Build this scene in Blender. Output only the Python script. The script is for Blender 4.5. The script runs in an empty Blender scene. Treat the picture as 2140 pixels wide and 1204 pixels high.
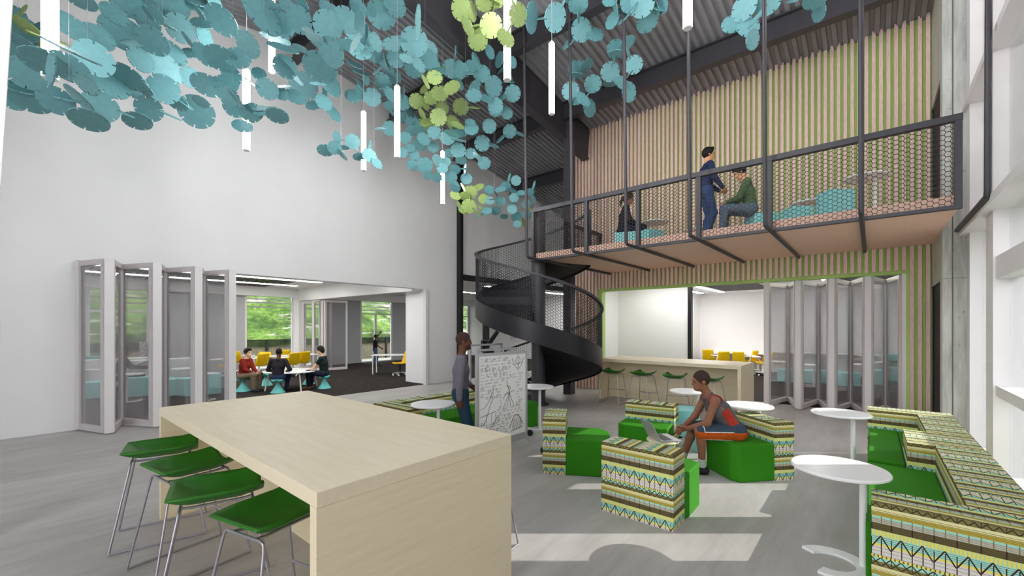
import bpy, bmesh, math, random
import numpy as np
from mathutils import Vector, Matrix
random.seed(7)
SC = bpy.context.scene
COL = SC.collection
PI = math.pi
# ---------------------------------------------------------------- camera, world, sun, exposure
CAM = np.array([0.0, 0.0, 1.8])
VIEW = math.atan2(751, 888)                       # direction of view, from +X towards +Y
FW = np.array([math.cos(VIEW), math.sin(VIEW), 0.0])
RT = np.array([math.sin(VIEW), -math.cos(VIEW), 0.0])
cd = bpy.data.cameras.new('camera')
cam = bpy.data.objects.new('camera', cd)
COL.objects.link(cam)
cam.location = CAM
cam.rotation_euler = (PI/2, 0, VIEW - PI/2)
cd.sensor_width = 36
cd.lens = 36*888/2140
cd.shift_y = 80/2140
cd.clip_start = 0.05
cd.clip_end = 300
SC.camera = cam
world = bpy.data.worlds.new('world')
SC.world = world
world.use_nodes = True
wn = world.node_tree.nodes['Background']
wn.inputs[0].default_value = (0.93, 0.95, 1.0, 1)
wn.inputs[1].default_value = 3.4
sl = bpy.data.lights.new('sun', 'SUN')
sl.energy = 4.0
sl.angle = 0.006
sl.color = (1.0, 0.96, 0.9)
so = bpy.data.objects.new('sun', sl)
COL.objects.link(so)
SUNDIR = Vector((-0.6457*math.cos(0.4363), 0.7636*math.cos(0.4363), -math.sin(0.4363)))
so.rotation_euler = SUNDIR.to_track_quat('-Z', 'Y').to_euler()
SC.view_settings.view_transform = 'Standard'
SC.view_settings.look = 'None'
SC.view_settings.gamma = 1
SC.view_settings.exposure = 0.7
SC.view_settings.use_curve_mapping = False
try:
    SC.cycles.max_bounces = 10
    SC.cycles.diffuse_bounces = 6
    SC.cycles.transparent_max_bounces = 24
    SC.cycles.use_denoising = True
    SC.cycles.sample_clamp_indirect = 6
except Exception:
    pass

def at(px, py, dep):
    p = CAM + FW*dep + RT*((px-1070)/888*dep)
    return Vector((p[0], p[1], 1.8 + (682-py)/888*dep))

def flat(px, dep, z=0.0):
    v = at(px, 682, dep)
    return Vector((v.x, v.y, z))

# ---------------------------------------------------------------- mesh builder
class MB:
    def __init__(self):
        self.v = []; self.f = []; self.uv = {}; self.mi = []; self.cur = 0
    def add(self, vs, fs, uvs=None):
        b = len(self.v)
        self.v += [tuple(p) for p in vs]
        for i, f in enumerate(fs):
            if uvs is not None:
                self.uv[len(self.f)] = uvs[i]
            self.f.append([b+j for j in f]); self.mi.append(self.cur)
        return self
    def box(self, x0, y0, z0, x1, y1, z1, M=None):
        vs = [(x0,y0,z0),(x1,y0,z0),(x1,y1,z0),(x0,y1,z0),(x0,y0,z1),(x1,y0,z1),(x1,y1,z1),(x0,y1,z1)]
        if M is not None: vs = [M @ Vector(p) for p in vs]
        return self.add(vs, [(3,2,1,0),(4,5,6,7),(0,1,5,4),(1,2,6,5),(2,3,7,6),(3,0,4,7)])
    def bar(self, a, b, w, t, up=(0,0,1)):
        a = Vector(a); b = Vector(b); d = (b-a).normalized()
        s = d.cross(Vector(up))
        if s.length < 1e-4: s = d.cross(Vector((1,0,0)))
        s.normalize(); u = s.cross(d).normalized()
        s *= w/2; u *= t/2
        vs = [a-s-u, a+s-u, a+s+u, a-s+u, b-s-u, b+s-u, b+s+u, b-s+u]
        return self.add(vs, [(0,1,2,3),(7,6,5,4),(0,4,5,1),(1,5,6,2),(2,6,7,3),(3,7,4,0)])
    def cyl(self, a, b, r, r2=None, n=20, cap=True):
        a = Vector(a); b = Vector(b); r2 = r if r2 is None else r2
        d = (b-a).normalized()
        s = d.orthogonal().normalized(); u = d.cross(s)
        vs = []; 
        for c, rr in ((a, r), (b, r2)):
            for k in range(n):
                t = 2*PI*k/n
                vs.append(c + s*(math.cos(t)*rr) + u*(math.sin(t)*rr))
        fs = [(k, (k+1)%n, n+(k+1)%n, n+k) for k in range(n)]
        if cap: fs += [tuple(range(n-1,-1,-1)), tuple(range(n, 2*n))]
        return self.add(vs, fs)
    def tube(self, pts, r, n=8, closed=False):
        pts = [Vector(p) for p in pts]; m = len(pts)
        vs = []; prev = None
        for i in range(m):
            if closed: d = pts[(i+1)%m]-pts[i-1]
            else: d = pts[min(i+1,m-1)]-pts[max(i-1,0)]
            d.normalize()
            if prev is None: s = d.orthogonal().normalized()
            else:
                s = prev - d*prev.dot(d)
                s = s.normalized() if s.length > 1e-5 else d.orthogonal().normalized()
            prev = s; u = d.cross(s)
            for k in range(n):
                t = 2*PI*k/n
                vs.append(pts[i] + s*(math.cos(t)*r) + u*(math.sin(t)*r))
        fs = []
        for i in range(m if closed else m-1):
            j = (i+1)%m
            for k in range(n):
                fs.append((i*n+k, i*n+(k+1)%n, j*n+(k+1)%n, j*n+k))
        if not closed: fs += [tuple(range(n-1,-1,-1)), tuple(range((m-1)*n, m*n))]
        return self.add(vs, fs)
    def lathe(self, prof, n=32, c=(0,0,0)):
        c = Vector(c); m = len(prof); vs = []
        for r, z in prof:
            for k in range(n):
                t = 2*PI*k/n
                vs.append(c + Vector((r*math.cos(t), r*math.sin(t), z)))
        fs = [(i*n+k, i*n+(k+1)%n, (i+1)*n+(k+1)%n, (i+1)*n+k) for i in range(m-1) for k in range(n)]
        fs += [tuple(range(n-1,-1,-1)), tuple(range((m-1)*n, m*n))]
        return self.add(vs, fs)
    def prism(self, poly, z0, z1):
        n = len(poly)
        a = sum(poly[i][0]*poly[(i+1)%n][1]-poly[(i+1)%n][0]*poly[i][1] for i in range(n))
        if a < 0: poly = poly[::-1]
        vs = [(x,y,z0) for x,y in poly] + [(x,y,z1) for x,y in poly]
        fs = [tuple(range(n-1,-1,-1)), tuple(range(n,2*n))]
        fs += [(i,(i+1)%n,n+(i+1)%n,n+i) for i in range(n)]
        uv = [[(p[0],p[1]) for p in poly[::-1]], [(p[0],p[1]) for p in poly]]
        u = 0
        for i in range(n):
            p, q = poly[i], poly[(i+1)%n]
            L = math.hypot(q[0]-p[0], q[1]-p[1])
            uv.append([(u, z1-z0), (u+L, z1-z0), (u+L, 0), (u, 0)]); u += L
        return self.add(vs, fs, uv)
    def grid(self, fn, nu, nv):
        vs = [fn(i/nu, j/nv) for j in range(nv+1) for i in range(nu+1)]
        fs = [(j*(nu+1)+i, j*(nu+1)+i+1, (j+1)*(nu+1)+i+1, (j+1)*(nu+1)+i) for j in range(nv) for i in range(nu)]
        return self.add(vs, fs)
    def build(self, name, mat=None, parent=None, smooth=None, bevel=0, loc=None, solid=0, flip=False):
        me = bpy.data.meshes.new(name)
        me.from_pydata(self.v, [], self.f)
        mats = mat if isinstance(mat, (list, tuple)) else [mat]
        for m in mats:
            if m: me.materials.append(m)
        if len(mats) > 1: me.polygons.foreach_set('material_index', self.mi)
        if self.uv:
            ul = me.uv_layers.new(name='UVMap')
            for p in me.polygons:
                q = self.uv.get(p.index)
                if q:
                    for k, li in enumerate(p.loop_indices): ul.data[li].uv = q[k]
        if smooth is not None:
            me.polygons.foreach_set('use_smooth', [True]*len(me.polygons))
            if smooth < 180:
                try: me.set_sharp_from_angle(angle=math.radians(smooth))
                except Exception: pass
        me.update()
        o = bpy.data.objects.new(name, me); COL.objects.link(o)
        if parent: o.parent = parent
        if loc is not None: o.location = loc
        if solid:
            md = o.modifiers.new('solid', 'SOLIDIFY'); md.thickness = solid; md.offset = 0
        if bevel:
            md = o.modifiers.new('bevel', 'BEVEL'); md.width = bevel; md.segments = 2; md.limit_method = 'ANGLE'
        return o

def tag(o, label=None, cat=None, group=None, kind=None):
    if label: o['label'] = label
    if cat: o['category'] = cat
    if group: o['group'] = group
    if kind: o['kind'] = kind
    return o
def empty(name, loc=(0,0,0), rz=0, label=None, cat=None, group=None):
    o = bpy.data.objects.new(name, None); COL.objects.link(o)
    o.location = loc; o.rotation_euler = (0,0,rz); o.empty_display_size = 0.2
    return tag(o, label, cat, group)
def S(o): o['kind'] = 'structure'; return o
KIDS = {}
def copy_tree(o, parent=None):
    c = o.copy(); COL.objects.link(c)
    if parent is not None: c.parent = parent
    for ch in o.children: copy_tree(ch, c)
    return c
ORD = ['first','second','third','fourth','fifth','sixth','seventh','eighth','ninth','tenth','eleventh','twelfth','thirteenth','fourteenth','fifteenth','sixteenth']

# ---------------------------------------------------------------- materials
def lin(c):
    return tuple(((x/255)/12.92 if x/255 <= 0.04045 else ((x/255+0.055)/1.055)**2.4) for x in c) + (1.0,)
class NT:
    """tiny expression helper over a material node tree"""
    def __init__(self, name):
        self.m = bpy.data.materials.new(name); self.m.use_nodes = True
        self.t = self.m.node_tree; self.b = self.t.nodes['Principled BSDF']
    def n(self, typ, **kw):
        x = self.t.nodes.new(typ)
        for k, v in kw.items(): setattr(x, k, v)
        return x
    def l(self, a, b): self.t.links.new(a, b)
    def math(self, op, a, b=None, c=None):
        x = self.n('ShaderNodeMath', operation=op)
        for i, s in enumerate((a, b, c)):
            if s is None: continue
            if isinstance(s, (int, float)): x.inputs[i].default_value = s
            else: self.l(s, x.inputs[i])
        return x.outputs[0]
    def mix(self, f, a, b):
        x = self.n('ShaderNodeMix', data_type='RGBA')
        for s, i in ((f, 0), (a, 6), (b, 7)):
            if isinstance(s, (int, float, tuple)): x.inputs[i].default_value = s
            else: self.l(s, x.inputs[i])
        return x.outputs[2]
    def noise(self, scale, detail=4, stretch=(1,1,1), rough=0.5, coord='Object'):
        tc = self.n('ShaderNodeTexCoord'); mp = self.n('ShaderNodeMapping')
        mp.inputs['Scale'].default_value = stretch
        self.l(tc.outputs[coord], mp.inputs[0])
        x = self.n('ShaderNodeTexNoise'); x.inputs['Scale'].default_value = scale
        x.inputs['Detail'].default_value = detail; x.inputs['Roughness'].default_value = rough
        self.l(mp.outputs[0], x.inputs['Vector']); return x.outputs['Fac']
    def ramp(self, f, stops, interp='LINEAR'):
        x = self.n('ShaderNodeValToRGB'); x.color_ramp.interpolation = interp
        el = x.color_ramp.elements
        while len(el) < len(stops): el.new(1)
        for e, (p, c) in zip(el, stops): e.position = p; e.color = c
        self.l(f, x.inputs[0]); return x.outputs[0]
    def bump(self, h, strength, dist=0.01):
        x = self.n('ShaderNodeBump'); x.inputs['Strength'].default_value = strength; x.inputs['Distance'].default_value = dist
        self.l(h, x.inputs['Height']); self.l(x.outputs[0], self.b.inputs['Normal'])
    def set(self, rough=0.5, metal=0.0, spec=0.5):
        self.b.inputs['Roughness'].default_value = rough
        self.b.inputs['Metallic'].default_value = metal
        self.b.inputs['Specular IOR Level'].default_value = spec
        return self
    def col(self, c):
        if isinstance(c, tuple): self.b.inputs['Base Color'].default_value = c
        else: self.l(c, self.b.inputs['Base Color'])
        return self
def mat(name, rgb, rough=0.5, metal=0.0, spec=0.5, var=0.06, scale=6, stretch=(1,1,1), bump=0):
    t = NT(name); t.set(rough, metal, spec)
    c = lin(rgb); f = t.noise(scale, 3, stretch)
    d = tuple(x*(1-var) for x in c[:3])+(1,); e = tuple(min(1, x*(1+var)) for x in c[:3])+(1,)
    t.col(t.ramp(f, [(0.3, d), (0.7, e)]))
    if bump: t.bump(f, bump)
    return t.m
def emis(name, rgb, strength):
    t = NT(name); t.col(lin(rgb))
    t.b.inputs['Emission Color'].default_value = lin(rgb); t.b.inputs['Emission Strength'].default_value = strength
    return t.m
def glass(name, tint=(0.93,0.95,0.95,1), refl=0.07, haze=0.0, hazec=(0.6,0.6,0.62,1)):
    m = bpy.data.materials.new(name); m.use_nodes = True
    t = m.node_tree; t.nodes.clear()
    out = t.nodes.new('ShaderNodeOutputMaterial'); tr = t.nodes.new('ShaderNodeBsdfTransparent')
    tr.inputs[0].default_value = tint
    gl = t.nodes.new('ShaderNodeBsdfGlossy'); gl.inputs['Roughness'].default_value = 0.03
    mx = t.nodes.new('ShaderNodeMixShader'); fr = t.nodes.new('ShaderNodeFresnel'); fr.inputs[0].default_value = 1.3
    mul = t.nodes.new('ShaderNodeMath'); mul.operation = 'MULTIPLY_ADD'; mul.inputs[1].default_value = 0.6; mul.inputs[2].default_value = refl*0.3
    t.links.new(fr.outputs[0], mul.inputs[0]); t.links.new(mul.outputs[0], mx.inputs[0])
    t.links.new(tr.outputs[0], mx.inputs[1]); t.links.new(gl.outputs[0], mx.inputs[2])
    last = mx
    if haze:
        df = t.nodes.new('ShaderNodeBsdfDiffuse'); df.inputs[0].default_value = hazec
        m2 = t.nodes.new('ShaderNodeMixShader'); m2.inputs[0].default_value = haze
        t.links.new(mx.outputs[0], m2.inputs[1]); t.links.new(df.outputs[0], m2.inputs[2]); last = m2
    t.links.new(last.outputs[0], out.inputs[0]); return m

M = {}
M['white'] = mat('white_paint', (236,235,235), 0.6, var=0.01, scale=2)
M['white_frame'] = mat('white_metal_frame', (226,222,222), 0.4, var=0.01)
M['leaf_frame'] = mat('pale_grey_frame', (214,207,207), 0.45, var=0.015)
M['grey_wall'] = mat('grey_wall_panel', (176,177,181), 0.6, var=0.02)
M['white_gloss'] = mat('white_lacquer', (244,244,244), 0.25, var=0.005)
M['dark_steel'] = mat('dark_grey_steel', (66,64,69), 0.45, 0.2, var=0.05, scale=9)
M['black_steel'] = mat('black_steel', (32,31,36), 0.4, 0.2, var=0.05, scale=9)
M['deck'] = mat('dark_corrugated_steel', (150,150,154), 0.55, 0.25, var=0.06, scale=3)
M['chrome'] = mat('brushed_chrome', (170,167,176), 0.3, 0.6, var=0.03)
M['green'] = mat('green_fabric', (48,128,12), 0.75, var=0.12, scale=90, spec=0.25, bump=0.1)
M['green_shell'] = mat('green_plastic_shell', (34,108,10), 0.45, var=0.06, scale=5)
M['teal_disc'] = mat('teal_board', (100,152,157), 0.55, var=0.07, scale=2.5)
M['lime_disc'] = mat('lime_board', (156,178,108), 0.55, var=0.07, scale=2.5)
M['teal'] = mat('teal_plastic', (100,196,192), 0.45, var=0.03)
M['teal_soft'] = mat('teal_upholstery', (146,220,220), 0.6, var=0.04, scale=40)
M['yellow'] = mat('yellow_plastic', (240,196,6), 0.4, var=0.03)
M['black'] = mat('black_plastic', (22,22,26), 0.45, var=0.05)
M['dark_void'] = mat('black_door_paint', (30,29,36), 0.7, var=0.05)
M['silver'] = mat('silver_aluminium', (186,184,190), 0.35, 0.4, var=0.03)
M['sofit'] = mat('pink_plywood', (234,194,172), 0.6, var=0.06, scale=10, stretch=(1,5,5))
M['slat'] = mat('pink_timber_slat', (234,203,192), 0.65, var=0.1, scale=14, stretch=(4,4,0.7))
M['slat_back'] = mat('green_backing_board', (176,210,122), 0.7, var=0.05, scale=3)
M['joint'] = mat('stained_joint', (112,106,92), 0.9)
M['screen_grey'] = mat('glare_block_grey', (150,149,152), 0.85, var=0.05, scale=1)
M['glass'] = glass('clear_glass', (0.95,0.96,0.96,1), 0.06, 0.0)
M['leaf_glass'] = glass('hazy_leaf_glass', (0.90,0.90,0.91,1), 0.08, 0.055, (0.8,0.78,0.79,1))
M['lamp'] = emis('lamp_tube_glow', (255,255,255), 34.0)
M['strip'] = emis('strip_light_glow', (255,253,250), 15.5)
# maple veneer
def wood(name, a, b, sc=(1.2, 14, 14)):
    t = NT(name); t.set(0.42)
    f = t.noise(1.6, 5, sc, 0.6)
    w = t.noise(7, 2, (0.3, 6, 6))
    c = t.mix(t.math('MULTIPLY', w, 0.35), t.ramp(f, [(0.3, lin(a)), (0.68, lin(b))]), lin(tuple(int(x*0.93) for x in a)))
    t.col(c); return t.m
M['maple'] = wood('pale_maple_veneer', (229,213,180), (237,225,197), (14, 1.2, 14))
M['maple_end'] = wood('pale_maple_end_veneer', (229,212,178), (237,224,192), (2, 2, 22))
# polished concrete floor
t = NT('polished_concrete'); t.set(0.42, 0, 0.45)
f1 = t.noise(0.7, 6, (0.6, 1.5, 1), 0.65); f2 = t.noise(3.0, 5, (0.35, 2.2, 1), 0.7)
f = t.math('ADD', t.math('MULTIPLY', f1, 0.6), t.math('MULTIPLY', f2, 0.4))
t.col(t.ramp(f, [(0.3, lin((150,146,143))), (0.5, lin((178,174,171))), (0.72, lin((202,199,196)))]))
M['floor'] = t.m
t = NT('board_marked_concrete'); t.set(0.8)
f1 = t.noise(1.5, 6, (4, 4, 0.6), 0.65); f2 = t.noise(22, 2)
c = t.ramp(f1, [(0.3, lin((150,152,148))), (0.6, lin((200,202,196)))])
c = t.mix(t.math('GREATER_THAN', f2, 0.72), c, lin((112,110,104)))
t.col(c); t.bump(f1, 0.2); M['concrete'] = t.m
t = NT('smooth_pale_concrete'); t.set(0.8)
f1 = t.noise(1.2, 6, (2, 2, 0.8), 0.6)
t.col(t.ramp(f1, [(0.3, lin((186,190,176))), (0.65, lin((206,210,196)))])); M['concrete_pale'] = t.m
t = NT('dark_carpet'); t.set(0.95, 0, 0.1)
f1 = t.noise(3, 4, (8, 0.6, 1), 0.7)
t.col(t.ramp(f1, [(0.35, lin((34,31,29))), (0.68, lin((66,60,55)))])); M['carpet'] = t.m
t = NT('hillside_grass'); t.set(0.95, 0, 0.1)
f1 = t.noise(0.55, 6, (1,1,1), 0.7); f2 = t.noise(1.1, 8, (0.6,0.6,3), 0.75); f3 = t.noise(6, 4)
g = t.ramp(f3, [(0.3, lin((52,78,28))), (0.7, lin((98,122,58)))])
g = t.mix(t.ramp(f1, [(0.42, (0,0,0,1)), (0.62, (1,1,1,1))]), g, lin((34,54,24)))
rk = t.ramp(f2, [(0.56, (0,0,0,1)), (0.62, (1,1,1,1))])
t.col(t.mix(rk, g, lin((140,136,128)))); M['hill'] = t.m
t = NT('dry_stone'); t.set(0.9)
vo = t.n('ShaderNodeTexVoronoi', feature='DISTANCE_TO_EDGE'); tc = t.n('ShaderNodeTexCoord')
mp = t.n('ShaderNodeMapping'); mp.inputs['Scale'].default_value = (3, 3, 5); t.l(tc.outputs['Object'], mp.inputs[0]); t.l(mp.outputs[0], vo.inputs['Vector'])
t.col(t.ramp(vo.outputs['Distance'], [(0.02, lin((84,76,62))), (0.1, lin((152,142,120)))])); M['stone'] = t.m
M['ground'] = mat('outdoor_paving', (150,154,140), 0.9, var=0.06, scale=2)
M['fence_glass'] = glass('dark_fence_mesh', (0.42,0.42,0.40,1), 0.02)

# patterned upholstery: bands run down v (metres from the top), trusses and grids along u
def make_pattern():
    t = NT('banded_pattern_fabric'); t.set(0.8, 0, 0.2)
    uvn = t.n('ShaderNodeUVMap'); sp = t.n('ShaderNodeSeparateXYZ'); t.l(uvn.outputs[0], sp.inputs[0])
    u = sp.outputs[0]; vv = sp.outputs[1]
    P = 0.375
    v = t.math('FRACT', t.math('DIVIDE', vv, P))
    olive = lin((130,122,72)); cream = lin((232,226,170)); must = lin((190,172,76)); mint = lin((164,222,204))
    grey = lin((196,192,176)); dk = lin((104,94,58)); yel = lin((238,226,104)); wht = lin((226,220,210)); brown = lin((66,46,40))
    edges = [(0.0, olive), (0.03, cream), (0.06, must), (0.085, mint), (0.10, grey), (0.13, dk), (0.175, yel), (0.21, mint), (0.26, yel), (0.275, wht), (0.335, yel), (0.35, mint)]
    base = t.ramp(v, [(e/P, c) for e, c in edges], 'CONSTANT')
    def band(a, b):
        return t.math('MULTIPLY', t.math('GREATER_THAN', v, a/P), t.math('LESS_THAN', v, b/P))
    def fr(x, p): return t.math('FRACT', t.math('DIVIDE', x, p))
    def line(x, p, w):   # thin periodic line
        return t.math('LESS_THAN', fr(x, p), w)
    def tri(x, p):
        return t.math('MULTIPLY', t.math('ABSOLUTE', t.math('SUBTRACT', fr(x, p), 0.5)), 2.0)
    c = base
    # stripes in the cream / mustard and grey bands
    c = t.mix(t.math('MULTIPLY', band(0.045, 0.085), line(vv, 0.0095, 0.28)), c, lin((128,112,44)))
    c = t.mix(t.math('MULTIPLY', band(0.10, 0.13), line(vv, 0.010, 0.3)), c, lin((140,136,116)))
    c = t.mix(t.math('MULTIPLY', band(0.085, 0.13), line(u, 0.048, 0.1)), c, olive)
    c = t.mix(t.math('MULTIPLY', band(0.13, 0.175), line(vv, 0.0105, 0.36)), c, lin((80,70,48)))
    c = t.mix(t.math('MULTIPLY', band(0.13, 0.175), line(u, 0.096, 0.07)), c, brown)
    c = t.mix(t.math('MULTIPLY', band(0.175, 0.21), line(u, 0.017, 0.3)), c, lin((170,214,190)))
    # truss
    s = t.math('DIVIDE', t.math('SUBTRACT', v, 0.21/P), 0.085/P)
    tr = t.math('LESS_THAN', t.math('ABSOLUTE', t.math('SUBTRACT', tri(u, 0.096), s)), 0.09)
    c = t.mix(t.math('MULTIPLY', band(0.21, 0.255), line(vv, 0.0115, 0.25)), c, lin((92,128,116)))
    c = t.mix(t.math('MULTIPLY', band(0.225, 0.335), line(u, 0.048, 0.11)), c, brown)
    c = t.mix(t.math('MULTIPLY', band(0.275, 0.335), line(vv, 0.022, 0.1)), c, lin((120,100,90)))
    c = t.mix(t.math('MULTIPLY', band(0.21, 0.295), tr), c, brown)
    c = t.mix(t.math('MULTIPLY', band(0.335, 0.35), line(u, 0.02, 0.35)), c, lin((110,100,40)))
    # crossing zigzag over the olive band
    zz = t.math('FRACT', t.math('ADD', v, 0.025/P)); z2 = t.math('DIVIDE', zz, 0.055/P)
    a = t.math('LESS_THAN', t.math('ABSOLUTE', t.math('SUBTRACT', tri(u, 0.096), z2)), 0.09)
    b = t.math('LESS_THAN', t.math('ABSOLUTE', t.math('SUBTRACT', t.math('SUBTRACT', 1.0, tri(u, 0.096)), z2)), 0.09)
    zb = t.math('LESS_THAN', zz, 0.055/P)
    c = t.mix(t.math('MULTIPLY', zb, t.math('MAXIMUM', t.math('MAXIMUM', a, b), line(u, 0.096, 0.05))), c, lin((70,60,40)))
    t.col(c); return t.m
M['pattern'] = make_pattern()

def pbox(mb, x0, y0, z0, x1, y1, z1, top='u'):
    """box with pattern UVs in metres; top='x' bands step along x, 'y' bands step along y"""
    vs = [(x0,y0,z0),(x1,y0,z0),(x1,y1,z0),(x0,y1,z0),(x0,y0,z1),(x1,y0,z1),(x1,y1,z1),(x0,y1,z1)]
    h = z1-z0; w = x1-x0; d = y1-y0
    def side(L, o=0): return [(o,h),(o+L,h),(o+L,0),(o,0)]
    if top == 'x': tp = [(0,0),(0,w),(d,w),(d,0)]
    else: tp = [(0,0),(w,0),(w,d),(0,d)]
    mb.add(vs, [(3,2,1,0),(4,5,6,7),(0,1,5,4),(1,2,6,5),(2,3,7,6),(3,0,4,7)], [tp, tp, side(w), side(d, w), side(w), side(d, w)])
    return mb
# ================================================================ SETTING
def sbox(name, mt, *b, parent=None):
    o = MB().box(*b).build(name, mt, parent)
    return S(o) if parent is None else o
sbox('floor', M['floor'], -9, -1.35, -0.2, 19.6, 10.55, 0)
fc = sbox('floor.001', M['carpet'], -1, 10.55, -0.2, 19.6, 19.35, 0.0)
sbox('floor.002', M['carpet'], 11.55, -1.1, -0.05, 19.6, 6.0, 0.004)
sbox('floor.003', M['ground'], -30, -22, -0.35, 60, -1.35, -0.06)
# left wall: big opening x 0.74 .. 8.36, z 0 .. 2.95
wl = MB()
S(MB().box(-6.3, 3.0, 0, -6.1, 10.8, 8.0).build('wall_light_block', M['white']))  # unseen wall, added behind the camera to balance the light on the left wall
wl.box(-6.2, 10.55, 0, 0.74, 10.8, 7.6).box(0.74, 10.55, 2.95, 8.36, 10.8, 7.6)
wl.box(8.36, 10.55, 0, 9.62, 10.8, 7.6).box(9.62, 10.55, 3.5, 19.6, 10.8, 7.6)
RIDGE = 4.2
def gz(x): return 7.45-0.16*(x-10.9) if x > RIDGE else 7.45+0.16*(10.9-RIDGE)-0.16*(RIDGE-x)
xl = RIDGE-(gz(RIDGE)-7.6)/.16; xr = RIDGE+(gz(RIDGE)-7.6)/.16
pts = [(xl-.3,7.6), (RIDGE,gz(RIDGE)+.05), (xr+.3,7.6)]
b0 = len(wl.v)
wl.add([(x,10.55,z) for x,z in pts]+[(x,10.8,z) for x,z in pts], [(0,1,2), (5,4,3)]+[(i,(i+1)%3,3+(i+1)%3,3+i) for i in range(3)])
wall_left = S(wl.build('wall_left', M['white']))
S(MB().box(8.36, 10.8, 0, 8.6, 11.62, 2.95).build('trim_1', M['white']))
S(MB().box(8.27, 10.47, 0, 8.36, 10.6, 2.95).build('trim_2', M['white_frame']))
# slatted wall at x = 10.9, opening y -0.45 .. 5.93, z < 2.81
wb = MB()
wb.box(10.9, 5.93, 0, 11.1, 6.72, 7.6).box(10.9, -0.45, 2.81, 11.1, 5.93, 7.6).box(10.9, -0.84, 0, 11.1, -0.45, 7.6)
wall_back = S(wb.build('wall_back', M['slat_back']))
sl_ = MB(); y = 6.69; k = 0
while y > -0.84:
    zb = 0.0 if (y > 5.95 or y < -0.47) else 2.85
    zt = 7.62
    sl_.box(10.815, y-0.056, zb, 10.9, y, zt); y -= 0.108
sl_.build('timber_slats', M['slat'], wall_back)
MB().box(10.885, 5.86, 0, 11.1, 5.94, 2.82).box(10.895, -0.46, 2.79, 11.1, 5.94, 2.83).build('opening_lining', M['slat_back'], wall_back)
S(MB().box(10.888, -0.5, 0, 11.12, -0.44, 2.795).build('trim_3', M['white_frame']))
# right concrete wall with black doorways, pier end
wr = MB()
for x0, x1, z0, z1 in ((9.4, 9.62, 0, 8.2), (10.98, 11.2, 0, 8.2), (9.62, 10.98, 2.52, 3.43), (9.62, 10.98, 5.75, 8.2)):
    wr.box(x0, -1.3, z0, x1, -0.84, z1)
wall_right = S(wr.build('wall_right', [M['concrete_pale']]))
MB().box(9.364, -.962, 0, 9.372, -.947, 8.2).build('vertical_joint', M['joint'], wall_right)
MB().box(9.37, -1.3, 0, 9.4, -0.845, 2.53).box(9.37, -1.3, 2.545, 9.4, -0.845, 8.2).build('pier_face', M['concrete'], wall_right)
S(MB().box(9.62, -0.9, 0, 10.98, -0.86, 2.52).build('door_1', M['dark_void']))
S(MB().box(9.62, -0.9, 3.43, 10.98, -0.86, 5.75).build('door_2', M['dark_void']))
# window wall y = -1.1
win = MB()
for x, w in ((9.2, 0.24), (7.72, 0.4), (6.08, 0.2), (4.9, 0.6)):
    win.box(x-w/2, -1.36, 0, x+w/2, -1.1, 8.3)
window_1 = S(win.build('window_1', M['white_frame']))
tr = MB()
for z, h, d in ((3.27, 0.1, 0.09), (5.15, 0.1, 0.05)):
    tr.box(4.6, -1.34, z-h, 9.37, -1.1+d, z)
tr.box(4.6, -1.3, 0.98, 7.6, -1.12, 1.1).box(4.6, -1.3, 2.36, 7.6, -1.12, 2.62)
tr.box(4.6, -1.32, 0, 9.37, -1.12, 0.06).box(4.6, -1.32, 8.1, 9.37, -1.1, 8.25)
tr.build('transom', M['white_frame'], window_1)
S(MB().box(-6.2, -1.36, 0, 4.6, -1.1, 8.3).build('wall_sun_block', M['white']))  # unseen solid wall, added to keep stray sun off the left floor
MB().box(4.6, -1.235, 0.06, 9.32, -1.225, 8.1).build('pane', M['glass'], window_1)
lv = MB(); z = 3.0+0.47
while z < 8.2:
    lv.bar((4.2, -1.66, z), (10.2, -1.66, z), 0.5, 0.025, up=(0, -0.5, 0.866)); z += 0.47
lv.build('sun_louvre', M['white_frame'], window_1)
# leaning white window jamb at far left of view
S(MB().box(-0.34, 5.72, 0, -0.055, 6.0, 2.92).add(
    [(-0.34,5.72,2.92),(-0.055,5.72,2.92),(-0.055,6.0,2.92),(-0.34,6.0,2.92),(-0.34,5.72,7.4),(0.13,5.72,7.4),(0.13,6.0,7.4),(-0.34,6.0,7.4)],
    [(3,2,1,0),(4,5,6,7),(0,1,5,4),(1,2,6,5),(2,3,7,6),(3,0,4,7)]).build('trim_4', M['white_frame']))
# gable roof deck: corrugated sheet, ridge at x = 5.55
def deck(x0, x1, name):
    mb = MB(); P = 0.16; y = -3.0; prof = []
    while y < 12.2:
        prof += [(y, 0.0), (y+0.07, 0.0), (y+0.085, 0.055), (y+0.145, 0.055)]; y += P
    n = len(prof)
    vs = [(x, yy, gz(x)+dz) for x in (x0, x1) for yy, dz in prof]
    mb.add(vs, [(i, i+1, n+i+1, n+i) for i in range(n-1)])
    vs2 = [(x0,-3,gz(x0)+.2),(x1,-3,gz(x1)+.2),(x1,12.2,gz(x1)+.2),(x0,12.2,gz(x0)+.2)]
    mb.add(vs2, [(0,1,2,3)])
    return S(mb.build(name, M['deck']))
deck(RIDGE, 19.8, 'ceiling')
deck(-6.3, RIDGE, 'ceiling.001')
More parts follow.
